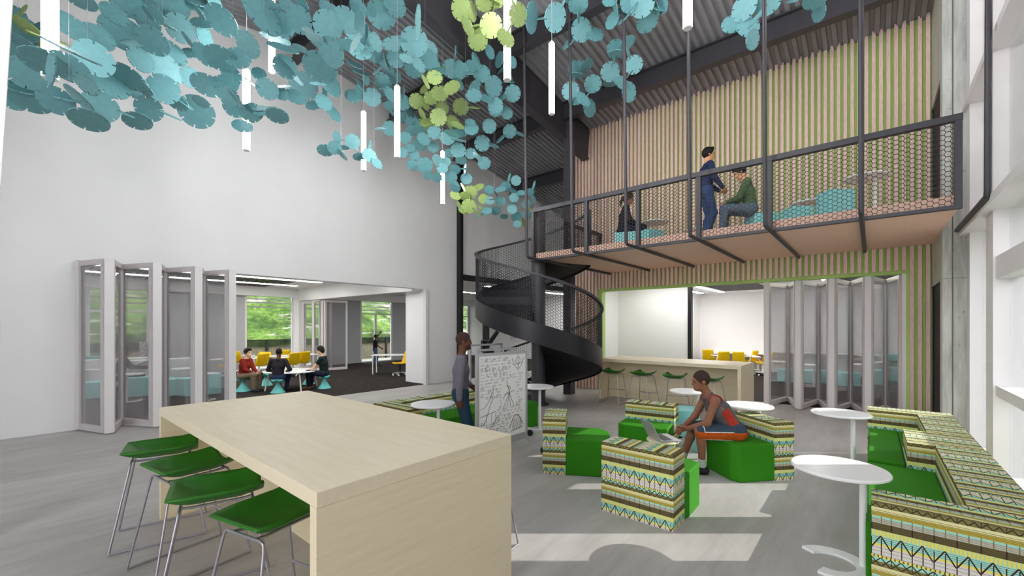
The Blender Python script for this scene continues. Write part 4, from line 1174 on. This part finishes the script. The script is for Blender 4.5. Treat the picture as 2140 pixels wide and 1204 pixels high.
    for i in range(2):
        sh_ = SDF(.025); dr = V3((feet[i][0])*.15,.16,0)
        z0 = ank[i][2]-.085
        sh_.cap(ank[i]-V3(0,.035,.045), ank[i]+dr*1.02-V3(0,0,.05), .046, .040).cap(ank[i]+V3(0,0,-.01), ank[i]-V3(0,.02,.045), .044, .046)
        sh_.cut(V3(0,0,z0), V3(0,0,-1)).cut(ank[i]+V3(0,0,.015), V3(0,0,1))
        so_ = skin('shoe', sh_, h*.8, c['shoe'], root)
        if shorts:
            sk = SDF(.01); e = knees[i]-ank[i]; sk.cap(ank[i]-e*.02, ank[i]+e*.24, .043, .047).cut(ank[i]+e*.24, e)
            skin('sock', sk, h*.8, c['sock'], root)
    if extras: extras(root, dict(H=H, HR=HR, hu=hu, hf=hf, pel=pel, up=up, fw=fw, neck=neck, sh=sh, hips=hips, knees=knees, chest=chest, wr=wr, legs=legs, torso=torso, h=h))
    return root
def cl(name, rgb, rough=.8, var=.1): return mat(name, rgb, rough, var=var, scale=25, spec=.2)
SK_D = cl('dark_skin', (104,68,52), .55, .04); SK_M = cl('brown_skin', (146,98,76), .5, .04); SK_L = cl('light_skin', (226,184,150), .55, .03); SK_A = cl('tan_skin', (214,160,116), .55, .03)
HB = cl('black_hair', (30,26,26), .6); HBR = cl('dark_brown_hair', (44,32,28), .6); HCR = cl('cropped_hair', (66,48,42), .8)
DEN = cl('blue_denim', (58,82,124)); NAVY = cl('navy_cloth', (40,52,84)); NAVYD = cl('dark_navy_cloth', (30,34,52)); KHA = cl('khaki_cloth', (128,112,92))
BLK = cl('black_cloth', (34,32,38)); SHOE = cl('dark_shoe', (48,48,54), .6)
A_RT = VIEW-PI/2; A_LT = VIEW+PI/2; A_FW = VIEW
def fl(px, dp, z=0): p = flat(px, dp, z); return (p.x, p.y, z)
def beard(root, d):
    H, HR = d['H'], d['HR']; b = SDF(.012)
    b.ell(H(0,.022,-.054), HR, (.061,.071,.065)).cap(H(0,.05,-.09), H(0,.072,-.085), .029)
    b.cut(H(0,.05,-.036), d['hu']*.9-d['hf']*.55)
    skin('beard', b, .007, HCR, root)
# standing man by the whiteboard
person('standing man in a grey top and jeans behind the foreground table, facing the whiteboard', fl(962,5.72), A_RT+.12,
       dict(skin=SK_D, hair=HCR, top=cl('grey_knit', (112,108,118)), bottom=cl('dark_teal_jeans', (40,66,84)), shoe=SHOE), hands=((-.2,.16,1.0),(.22,-.02,.80)), s=.965, h=.009, hair='crop', lean=.03, fat=1.02, sleeve=2, extras=beard)
# seated basketball player
def kit(root, d):
    red = cl('red_panel', (178,58,44)); org = cl('orange_panel', (190,84,24)); wht = cl('white_piping', (232,226,216))
    pel, up, fw_, h = d['pel'], d['up'], d['fw'], d['h']
    sp_ = SDF(.03); d['torso'](sp_, .019, 0); sp_.cut(pel+fw_*.035, fw_).cut(pel-fw_*.075, -fw_).cut(pel-V3(.10,0,0), V3(1,0,0)).cut(d['neck']-up*.2, up).cut(pel-up*.03, -up)
    skin('red_side_panel', sp_, h, red, root)
    sp_ = SDF(.03); d['legs'](sp_, .029, .92)
    k = unit(d['knees'][0]-d['hips'][0]); n = unit(np.cross(k, V3(1,0,0))); n = n if n[2] > 0 else -n
    sp_.cut(d['hips'][0]+n*.02, n).cut(d['hips'][0]-n*.075, -n).cut(d['hips'][0]-V3(.03,0,0), V3(1,0,0))
    skin('orange_side_panel', sp_, h, org, root)
    for off in (.02, -.075):
        a = d['hips'][0]+n*off; m = MB(); pts = []
        for q in range(9):
            t = q/8; c_ = a+(d['knees'][0]-d['hips'][0])*.9*t; r = (.085*(1-t)+.06*t)+.03
            w = math.sqrt(max(r*r-off*off, 1e-4)); pts.append(c_+V3(-w,0,0))
        m.tube(pts, .006, 6).build('white_piping', wht, root, smooth=60)
    e = d['hips'][0]+(d['knees'][0]-d['hips'][0])*.94
    s_ = unit(V3(1,0,0)-k*k[0]); u_ = np.cross(k, s_)
    MB().tube([e+s_*(.089*math.cos(q/24*2*PI))+u_*(.089*math.sin(q/24*2*PI))-k*.0 for q in range(24)], .006, 6, True).build('hem_piping', wht, root, smooth=60)
    nk = d['neck']
    for i in range(2):
        sx = (-1,1)[i]; c_ = d['sh'][i]-V3(sx*.038,0,.0)-up*.03
        MB().tube([c_+up*(.1*math.cos(q/24*2*PI))*.9+fw_*(.085*math.sin(q/24*2*PI)) for q in range(24)], .007, 6, True).build('red_armhole_trim', red, root, smooth=60)
person('seated basketball player in a grey jersey with red side panels, leaning on his knees', fl(1531,5.26), A_LT-.12,
       dict(skin=SK_M, hair=HCR, top=cl('grey_jersey', (92,92,98)), bottom=cl('slate_shorts', (58,74,92)), shoe=SHOE, sock=cl('white_sock', (196,204,196))),
       seat=.43, lean=.62, hands=((-.04,.54,.53),(.07,.58,.51)), feet=((-.13,.40),(.15,.56)), head=(.12,0), sleeve=0, shorts=True, h=.007, hair='crop', extras=kit, s=1.0, fat=1.06)
# balcony people
person('standing person in a navy shirt and jeans on the balcony, seen from behind the railing', (8.6,2.42,ZB), A_RT-.1,
       dict(skin=SK_A, hair=HB, top=NAVY, bottom=DEN, shoe=SHOE), hands=((-.12,.3,.98),(.2,.24,.95)), s=1.0, hair='short', lean=.04)
person('seated person in a green sweater on the balcony, looking down at a white phone', (8.62,1.66,ZB), A_LT-.42,
       dict(skin=SK_A, hair=HB, top=cl('olive_green_sweater', (86,112,76)), bottom=cl('grey_blue_jeans', (98,114,130)), shoe=SHOE), seat=.38, lean=.16, hands=((-.05,.4,.62),(.06,.42,.62)), head=(.5,0), hair='short', feet=((-.12,.48),(.1,.40)))
ph = empty('phone', (8.62,1.66,ZB), A_LT-.42-PI/2, 'white phone in the hands of the seated person in green on the balcony', 'phone')
MB().box(-.04,.47,.64,.04,.484,.78).build('case', M['white_gloss'], ph, bevel=.004)
person('seated person with a dark ponytail and black jacket on the balcony', (8.78,4.22,ZB), A_RT-.15,
       dict(skin=SK_M, hair=HBR, top=BLK, bottom=NAVYD, shoe=SHOE), seat=.4, lean=.14, hands=((-.1,.34,.58),(.1,.34,.58)), head=(.25,0), hair='pony', girl=True)
# left room people
p = flat(508,11.75)
person('seated person in a red sweater and khaki trousers at the low white table', (p.x,p.y,0), A_RT-.05,
       dict(skin=SK_L, hair=HB, top=cl('rust_red_sweater', (132,38,26)), bottom=KHA, shoe=SHOE), seat=.37, lean=.2, hands=((-.02,.42,.56),(.08,.40,.54)), head=(.02,.15), s=.93, feet=((-.12,.42),(.12,.4)))
p = flat(581,11.5)
person('seated person in a black top seen from behind at the low white table', (p.x,p.y,0), A_FW+.2,
       dict(skin=SK_D, hair=HB, top=cl('charcoal_top', (38,36,42)), bottom=NAVY, shoe=SHOE), seat=.37, lean=.08, hands=((-.2,.3,.6),(.22,.22,.62)), head=(.05,-.2), s=.93, hair='crop')
p = flat(678,12.3)
person('seated person in a dark green top at the right of the low white table', (p.x,p.y,0), A_LT+.1,
       dict(skin=SK_L, hair=HB, top=cl('dark_green_top', (26,44,40)), bottom=NAVYD, shoe=cl('brown_sandal', (120,84,66))), seat=.37, lean=.1, hands=((-.12,.4,.5),(.1,.4,.5)), head=(.3,0), s=.95, sleeve=1, girl=True, hair='long')
p = flat(784,19.3)
person('small standing person in navy with one arm raised at the far glass door', (p.x,p.y,0), A_RT+.5,
       dict(skin=SK_D, hair=HB, top=NAVYD, bottom=DEN, shoe=SHOE), hands=((-.2,.35,1.95),(.22,.3,1.0)), s=.8, lean=.02, sleeve=1, feet=((-.1,.1),(.12,-.14)), hair='crop')
p = flat(250,10.9)
person('seated person in a striped top reading a newspaper behind the folded glass leaves', (p.x,p.y,0), A_RT+.6,
       dict(skin=SK_M, hair=HB, top=cl('dark_striped_top', (70,70,72), .8, .35), bottom=BLK, shoe=SHOE), seat=.45, lean=.15, hands=((-.16,.46,.74),(.16,.5,.78)), head=(.5,0), hair='crop', s=.95)
t = NT('newsprint'); f = t.noise(24, 3, (1,3,1)); t.col(t.ramp(f, [(0.44, lin((86,92,116))), (0.52, lin((222,216,212)))], 'CONSTANT'))
nw = empty('newspaper', (p.x,p.y,0), A_RT+.6-PI/2, 'open newspaper held by the person in the striped top behind the glass', 'newspaper')
MB().grid(lambda u, v: (-.34+.68*u, .34+.24*v, .76+.12*v+.04*abs(2*u-1)), 8, 6).build('pages', t.m, nw, solid=.004)
bk0 = empty('book', flat(557,11.9,.487), .3, 'dark closed book on the low white table beside the red sweater', 'book')
MB().box(-.12,-.09,0,.12,.09,.025).build('cover', BLK, bk0)
# ================================================================ HANGING SCULPTURE of slotted discs
def disc_mesh(name, mt):
    n = 8; mb = MB(); poly = []
    for k in range(n):
        a = 2*PI*k/n; dw = .05
        for q in (-1, 1):
            pass
        poly += [(math.cos(a-dw), math.sin(a-dw)), (.80*math.cos(a-dw*1.2), .80*math.sin(a-dw*1.2)), (.80*math.cos(a+dw*1.2), .80*math.sin(a+dw*1.2)), (math.cos(a+dw), math.sin(a+dw))]
        for q in range(1, 6):
            b = a+dw+(2*PI/n-2*dw)*q/6; poly.append((math.cos(b), math.sin(b)))
    N = len(poly); T = .035
    vs = [(x,y,-T) for x,y in poly]+[(x,y,T) for x,y in poly]
    inner = []
    ring = [(.76*math.cos(math.atan2(y,x)), .76*math.sin(math.atan2(y,x))) for x,y in poly]
    mb.add([(x,y,-T) for x,y in poly]+[(x,y,-T) for x,y in ring]+[(x,y,T) for x,y in poly]+[(x,y,T) for x,y in ring],
        [(N+i, N+(i+1)%N, (i+1)%N, i) for i in range(N)] + [(2*N+i, 2*N+(i+1)%N, 3*N+(i+1)%N, 3*N+i) for i in range(N)]
        + [tuple(range(2*N-1, N-1, -1)), tuple(range(3*N, 4*N))] + [(i, (i+1)%N, 2*N+(i+1)%N, 2*N+i) for i in range(N)])
    me = bpy.data.meshes.new(name); me.from_pydata(mb.v, [], mb.f); me.materials.append(mt); me.update(); return me
DM = {0: disc_mesh('teal_disc', M['teal_disc']), 1: disc_mesh('lime_disc', M['lime_disc'])}
# (x, y, diameter, minor/major, angle of the long axis) as traced in five enlargements of the canopy
R1_ = [(625,-10,220,.55,15),(1010,25,260,.7,20),(1145,15,170,.5,10),(1340,25,260,.85,10),(1540,0,200,.3,0),(1545,50,150,.5,0),(565,210,270,.55,35),(900,110,190,.65,30),(1160,160,190,.8,70),(760,290,230,.7,20),(980,265,320,.7,20),(1200,320,230,.8,40),(740,460,265,.9,60),(1420,225,215,.9,45),(1600,180,180,.4,-15),(1740,160,240,.75,45),(1610,290,180,.55,90),(1505,415,165,.4,-20),(1350,410,220,.6,40),(1110,470,190,.8,60),(1300,540,250,.75,70),(1285,700,220,.95,0),(1600,430,180,.6,60),(1730,460,230,.75,10),(1870,455,190,.75,-20),(1950,350,200,.75,70),(1500,610,160,.9,45),(1625,670,220,.7,15),(1770,660,190,.65,-15),(1820,600,150,.9,90),
 (190,240,210,.9,50),(130,110,120,.9,40),(200,350,180,.4,40),(130,400,160,.9,0),(350,490,300,.6,10),(205,575,245,.95,30),(540,530,270,.7,30),(850,645,280,.65,40),(680,660,180,.6,60),(220,765,285,.7,30),(440,790,230,.85,40),(790,835,240,.9,40),(700,945,250,.62,5),(1000,605,250,.6,30),(1040,710,160,.6,30),(1110,680,190,.4,50),(1170,855,190,.95,70),(1080,952,190,.65,0),(1545,880,250,.95,30),(1390,800,160,.7,40),(1580,800,120,.6,30),(1800,760,150,.9,60),(1830,850,150,.8,45),(1970,890,150,.9,0),(1905,990,145,.6,0),(2040,850,120,.3,-15),(100,790,160,.8,40),(620,770,220,.25,60),(570,405,350,.06,16),(1335,908,160,.07,18),(930,872,200,.06,17),(560,788,195,.08,-3),(1420,790,190,.1,38),(1290,190,170,.12,15),(1490,330,150,.2,65),(1570,100,120,.25,65),(1990,660,140,.1,28),(1860,780,170,.15,55),(1690,30,150,.6,85),(1230,110,120,.6,60)]
G1_ = [(180,80,110,.2,-55),(265,270,270,.35,60),(380,298,240,.05,2),(100,505,80,.3,20)]
R2_ = [(100,110,330,.5,50),(245,200,205,.95,0),(395,155,200,.9,70),(170,50,150,.6,0),(300,40,110,.8,0),(620,200,218,.97,0),(770,160,205,.8,40),(640,75,170,.5,20),(880,240,240,.5,60),(870,350,220,.9,30),(1000,330,140,.6,70),(985,430,140,.7,20),(1045,110,225,.95,0),(1160,60,150,.9,0),(1140,10,160,.7,0),(1330,175,235,.16,-78),(1150,345,200,.5,-10),(1300,330,215,.97,0),(1420,400,140,.9,70),(1155,465,140,.85,10),(1240,460,115,.5,10),(1300,540,150,.9,0),(1330,500,150,.5,45),(1425,480,200,.6,50),(1590,540,138,.98,0),(1660,550,130,.7,80),(1480,560,140,.35,-10),(1620,420,110,.08,-78),(1640,640,145,.4,50),(210,300,220,.25,5),(270,375,230,.18,3),(400,380,110,.4,10),(540,320,250,.32,35),(650,410,220,.75,70),(760,350,160,.5,-10),(560,530,260,.8,20),(640,655,210,.55,60),(430,680,212,.97,0),(285,525,180,.9,30),(330,560,240,.18,50),(145,700,165,.9,30),(80,580,110,.8,0),(370,760,160,.6,10),(260,740,100,.9,0),(505,828,115,.55,-15),(590,805,130,.8,30),(665,890,145,.5,50),(597,725,120,.3,-75),(225,910,168,.65,5),(35,880,140,.9,0),(100,890,110,.3,-15),(140,850,150,.12,-15),(270,682,125,.15,-15),(545,657,125,.15,-8),(880,570,140,.2,8),(840,510,130,.25,10),(1010,555,100,.15,-40),(1090,540,160,.33,35),(1060,650,150,.8,60),(1140,600,120,.9,30),(920,620,90,.6,80),(970,765,138,.97,0),(818,755,125,.75,0),(880,725,110,.7,60),(880,670,120,.2,55),(1110,740,120,.6,60),(1050,748,90,.12,-5),(1110,830,110,.6,0),(1205,805,130,.9,0),(1215,725,100,.15,-75),(1265,880,120,.5,55),(1110,1010,118,.95,0),(1035,1015,85,.2,-5),(1130,890,90,.3,35),(1210,920,100,.8,0),(1270,960,90,.8,60),(860,60,150,.7,50),(930,80,150,.3,20),(420,60,150,.6,80)]
G2_ = [(1500,735,138,.8,0),(1460,610,125,.8,0),(1390,640,115,.25,60),(1380,700,90,.5,-40),(1595,690,145,.6,-25),(1318,795,118,.97,0),(1430,770,110,.9,0),(1667,840,128,.97,0),(1775,845,95,.13,3),(1490,922,133,.97,0),(1365,905,115,.33,65),(1400,960,120,.4,-15),(1435,990,120,.6,0),(1610,955,115,.6,35),(1565,975,110,.25,45),(1520,850,110,.9,0),(1635,895,70,.12,-50),(1390,820,90,.6,70)]
R3_ = [(795,140,215,.43,90),(980,140,200,.83,90),(880,143,95,.14,-5),(1040,30,90,.2,-60),(1095,0,90,.5,0),(1160,35,155,.8,0),(1165,115,120,.15,87),(1185,235,172,.9,60),(1295,270,135,.65,15),(1098,320,155,.25,-42),(1410,0,120,.7,0),(1450,50,140,.22,65),(1430,160,135,.65,-50),(1510,85,80,.7,0),(1540,30,130,.7,60),(1660,30,195,.97,0),(1790,55,150,.25,20),(1705,170,175,.8,-30),(1550,100,200,.16,-40),(1825,40,120,.6,70),
 (1455,375,140,.8,0),(1545,340,135,.6,-30),(1465,425,145,.4,5),(1410,565,148,.97,0),(1595,510,142,.95,0),(1555,410,110,.15,65),(1437,480,90,.13,-75),(1415,655,120,.4,0),(1500,650,145,.5,35),(1560,725,150,.7,75),(1555,595,95,.11,-45),(1140,530,125,.8,0),(1225,515,125,.6,-35),(1140,595,132,.33,5),(1100,715,138,.97,0),(1275,660,137,.95,0),(1243,575,90,.12,70),(1122,640,65,.12,-75),(1200,780,135,.5,40),(1250,850,135,.7,75),(1230,750,75,.12,-45),(1140,795,110,.5,0),
 (315,520,105,.8,0),(360,485,140,.35,65),(465,410,105,.6,60),(455,490,135,.7,-60),(540,470,120,.5,-70),(640,490,90,.8,60),(400,580,135,.9,0),(495,680,155,.88,80),(345,690,125,.6,-50),(340,752,128,.75,0),(440,775,125,.4,15),(645,735,128,.97,0),(510,830,122,.95,0),(560,770,120,.22,-40),(600,890,97,.95,0),(615,645,100,.08,0),(637,650,95,.22,85),(300,575,95,.2,0),(560,560,110,.28,-40)]
G3_ = [(240,70,165,.93,80),(325,90,140,.5,80),(420,25,135,.85,0),(520,10,115,.8,0),(685,115,165,.85,80),(290,205,155,.45,60),(475,200,178,.98,0),(360,240,155,.33,-15),(370,320,158,.9,0),(590,300,155,.65,35),(490,60,110,.18,-80),(635,195,100,.12,-50),(360,200,70,.2,-10),(650,30,100,.15,70)]
R4_ = [(585,60,195,.85,-60),(770,30,185,.85,-20),(490,190,158,.75,10),(615,210,175,.75,30),(690,130,190,.14,-50),(650,310,150,.62,75),(980,0,120,.2,0),(1140,0,170,.7,0),(1170,95,140,.65,75)]
R5_ = [(300,430,125,.7,0),(375,410,112,.9,0),(393,330,95,.62,85),(515,360,113,.98,0),(425,455,125,.25,50),(565,478,98,.6,-15),(645,468,116,.85,30),(705,530,105,.6,50),(655,400,100,.22,-80),(440,350,40,.15,5),(545,415,60,.12,70),
 (1000,215,90,.8,0),(930,330,100,.9,0),(900,445,95,.9,0),(985,275,100,.8,0),(1060,240,110,.9,0),(1160,290,112,.9,0),(1075,340,110,.8,30),(970,410,80,.8,0),(1045,380,110,.8,60),(1000,470,90,.9,0),(985,545,92,.9,0),(1085,545,122,.95,0),(1040,572,75,.4,20),(1105,625,78,.9,0),(1150,405,92,.9,0),(1185,510,100,.7,60),(1180,645,82,.9,0),(1245,520,88,.8,0),(1220,570,90,.9,0),(1290,640,97,.95,0),(1320,720,90,.8,30),(1320,580,90,.8,0),(1370,510,95,.6,0),(1345,430,117,.98,0),(1275,450,80,.8,0),(1260,330,122,.9,0),(1360,280,130,.7,0),(1450,260,115,.8,0),(1590,240,112,.98,0),(1440,210,85,.6,0),(1350,350,125,.12,8),(1535,375,127,.95,0),(1625,392,90,.28,20),(1445,455,92,.9,0),(1500,480,100,.3,40),(1550,530,103,.95,0),(1750,280,107,.98,0),(1680,340,90,.25,-40),(1830,302,85,.25,20),(1640,105,117,.95,0),(1730,140,88,.9,0),(1410,652,93,.95,0),(1400,580,95,.18,-80),(1400,575,70,.18,0),(1330,690,70,.4,50),
 (1590,740,78,.9,0),(1720,715,85,.85,0),(1745,650,85,.22,-75),(1800,668,82,.98,0),(1680,735,90,.45,-15),(1780,750,92,.4,40),(1840,765,70,.6,0),(1910,760,70,.9,0),(1940,705,75,.22,-75),(1938,810,72,.38,60),(1680,830,82,.9,0),(1785,802,78,.9,0),(1770,892,82,.95,0),(1570,905,85,.7,0),(1530,930,90,.25,-30),(1640,905,82,.8,0),(1705,950,65,.6,0),(1800,950,82,.9,0),(1810,1010,65,.9,0),(1878,850,78,.9,0),(1880,935,75,.9,0),(1595,825,72,.9,0),(1640,770,60,.2,60),(1765,850,75,.12,5),(1330,780,0,1,0)]
G5_ = [(1440,760,112,.9,0),(1395,790,92,.7,0),(1325,785,92,.7,20),(1505,720,95,.5,-20),(1545,812,82,.95,0),(1610,815,70,.14,0),(1430,870,122,.9,0),(1350,860,95,.28,60),(1390,905,92,.5,20),(1490,910,88,.25,40),(1385,720,75,.25,60),(1440,820,90,.12,90),(1525,880,55,.35,30),(1860,1000,75,.4,70),(1905,920,80,.6,80)]
traced = []
for lst, ox, oy, kind in ((R1_,0,0,0),(G1_,0,0,1),(R2_,520,0,0),(G2_,520,0,1),(R3_,900,0,0),(G3_,900,0,1),(R4_,1400,0,0),(R5_,600,200,0),(G5_,600,200,1)):
    for x, y, d_, a, g in lst:
        if d_ > 0: traced.append([ox+x/3.7625, oy+y/3.7625, max(d_/3.7625, 13), a, g, kind])
T_ = np.array(traced)
# each disc is about 0.33 m across, so its apparent size gives its distance; near neighbours share theirs
rawd = .33*888/np.maximum(T_[:,2], 14)
dep = np.zeros(len(T_))
for i in range(len(T_)):
    dd = np.hypot(T_[:,0]-T_[i,0], T_[:,1]-T_[i,1]); nb = np.argsort(dd)[:9]
    dep[i] = np.median(rawd[nb])
dep = np.clip(dep, 3.1, 10.2)
for i in range(len(T_)):
    x_, y_ = T_[i,0], T_[i,1]
    if T_[i,5] == 1 and x_ > 1040 and y_ < 110: dep[i] = 4.6
    elif x_ < 70: dep[i] = max(dep[i], 4.4)
    elif x_ < 190 and y_ > 95 and T_[i,5] == 0: dep[i] = 2.65
    elif 420 < x_ < 620 and y_ > 90: dep[i] = min(dep[i], 5.3)
    elif 660 < x_ < 800 and 265 < y_ < 360: dep[i] = 7.1
    elif 880 < x_ < 1000 and 325 < y_ < 400: dep[i] = min(dep[i], 8.2)
# discs slotted at right angles into the rims of others, inside the cloud
ex = []; exd = []; r0_ = random.Random(5)
for i in range(len(T_)):
    if T_[i,4-1] < .45 or T_[i,2] < 26: continue
    if r0_.random() > .42: continue
    an = r0_.uniform(0, 2*PI); q = (T_[i,0]+T_[i,2]*.52*math.cos(an), T_[i,1]+T_[i,2]*.52*T_[i,3]*math.sin(an))
    nn = [j for j in range(len(T_)) if j != i and math.hypot(T_[j,0]-q[0], T_[j,1]-q[1]) < T_[j,2]*.42]
    if not nn or q[1] > 420: continue
    ex.append([q[0], q[1], T_[i,2]*.95, r0_.choice((.12,.2,.3,.4)), r0_.uniform(-80,80), T_[i,5]]); exd.append(dep[i])
T_ = np.vstack([T_, np.array(ex)]); dep = np.concatenate([dep, exd])
rnd = random.Random(11)
jit = np.array([rnd.uniform(-.22,.22) for _ in T_])
dep2 = dep+jit
for i in range(len(T_)):
    for _ in range(60):
        q_ = at(T_[i,0], T_[i,1], dep2[i])
        if q_.z < gz(q_.x)-.62 and q_.y < 10.2: break
        dep2[i] *= .98
P_ = np.array([list(at(T_[i,0], T_[i,1], dep2[i])) for i in range(len(T_))])
left = [i for i in range(len(T_))]
clusters = []
for kind in (0, 1):
    idx_ = [i for i in left if T_[i,5] == kind]
    idx_.sort(key=lambda i: (T_[i,0]+T_[i,1]*.3))
    free = set(idx_)
    while free:
        s0 = min(free, key=lambda i: T_[i,0]+T_[i,1]*.3)
        c = [s0]; free.discard(s0)
        while len(c) < 9 and free:
            cen = P_[c].mean(0); j = min(free, key=lambda i: np.linalg.norm(P_[i]-cen))
            if np.linalg.norm(P_[j]-cen) > .75: break
            c.append(j); free.discard(j)
        clusters.append((kind, c))
small = [c for c in clusters if len(c[1]) < 3]; big = [c for c in clusters if len(c[1]) >= 3]
for kind, c in small:      # strays join the nearest cluster of their colour
    cen = P_[c].mean(0); q = min((b for b in big if b[0] == kind), key=lambda b: np.linalg.norm(P_[b[1]].mean(0)-cen)); q[1].extend(c)
order = {}
info = []
for kind, c in big:
    m = T_[c].mean(0); info.append((kind, c, m[0], m[1]))
for kind in (0, 1):
    for row, (y0, y1) in enumerate(((-99,75),(75,150),(150,245),(245,600))):
        sel = sorted([q for q in info if q[0] == kind and y0 <= q[3] < y1], key=lambda q: q[2])
        for k, q in enumerate(sel):
            rn = ['topmost canopy band', 'second canopy band', 'third canopy band', 'lowest canopy band'][row]
            cn = ('teal', 'lime green')[kind]
            pos = 'only one' if len(sel) == 1 else '%s from the left' % ORD[k]
            lb_ = '%s slotted-disc cluster, %s in the %s' % (cn, pos, rn)
            cen = P_[q[1]].mean(0)
            r = empty('disc_cluster', cen, 0, lb_, 'hanging sculpture', '%s disc clusters of the hanging canopy' % cn)
            for i in q[1]:
                x, y_, d_, a, g, _ = T_[i]; a = min(max(a, .05), .99)
                ga = math.radians(g+90)
                ray = at(x, y_, 1.0)-Vector(CAM); ray.normalize()
                rx = Vector(RT); dn = Vector((0,0,-1)); mi = (rx*math.cos(ga)+dn*math.sin(ga)); mi = (mi-ray*mi.dot(ray)).normalized()
                sg_ = 1 if rnd.random() < .5 else -1
                nrm = (-ray*a + mi*sg_*math.sqrt(1-a*a)).normalized()
                o = bpy.data.objects.new('disc', DM[kind]); COL.objects.link(o); o.parent = r
                o.location = Vector(P_[i])-Vector(cen)
                rad = d_/2*dep2[i]/888
                qn = nrm.to_track_quat('Z', 'Y'); o.rotation_mode = 'QUATERNION'
                from mathutils import Quaternion
                o.rotation_quaternion = qn @ Quaternion((0,0,1), rnd.uniform(0, .8)); o.scale = (rad, rad, max(rad, .1))
            zt = gz(cen[0])-cen[2]-.06
            MB().cyl((0,0,0),(0,0,max(zt,.05)),.0015,n=4,cap=False).build('suspension_wire', M['silver'], r)
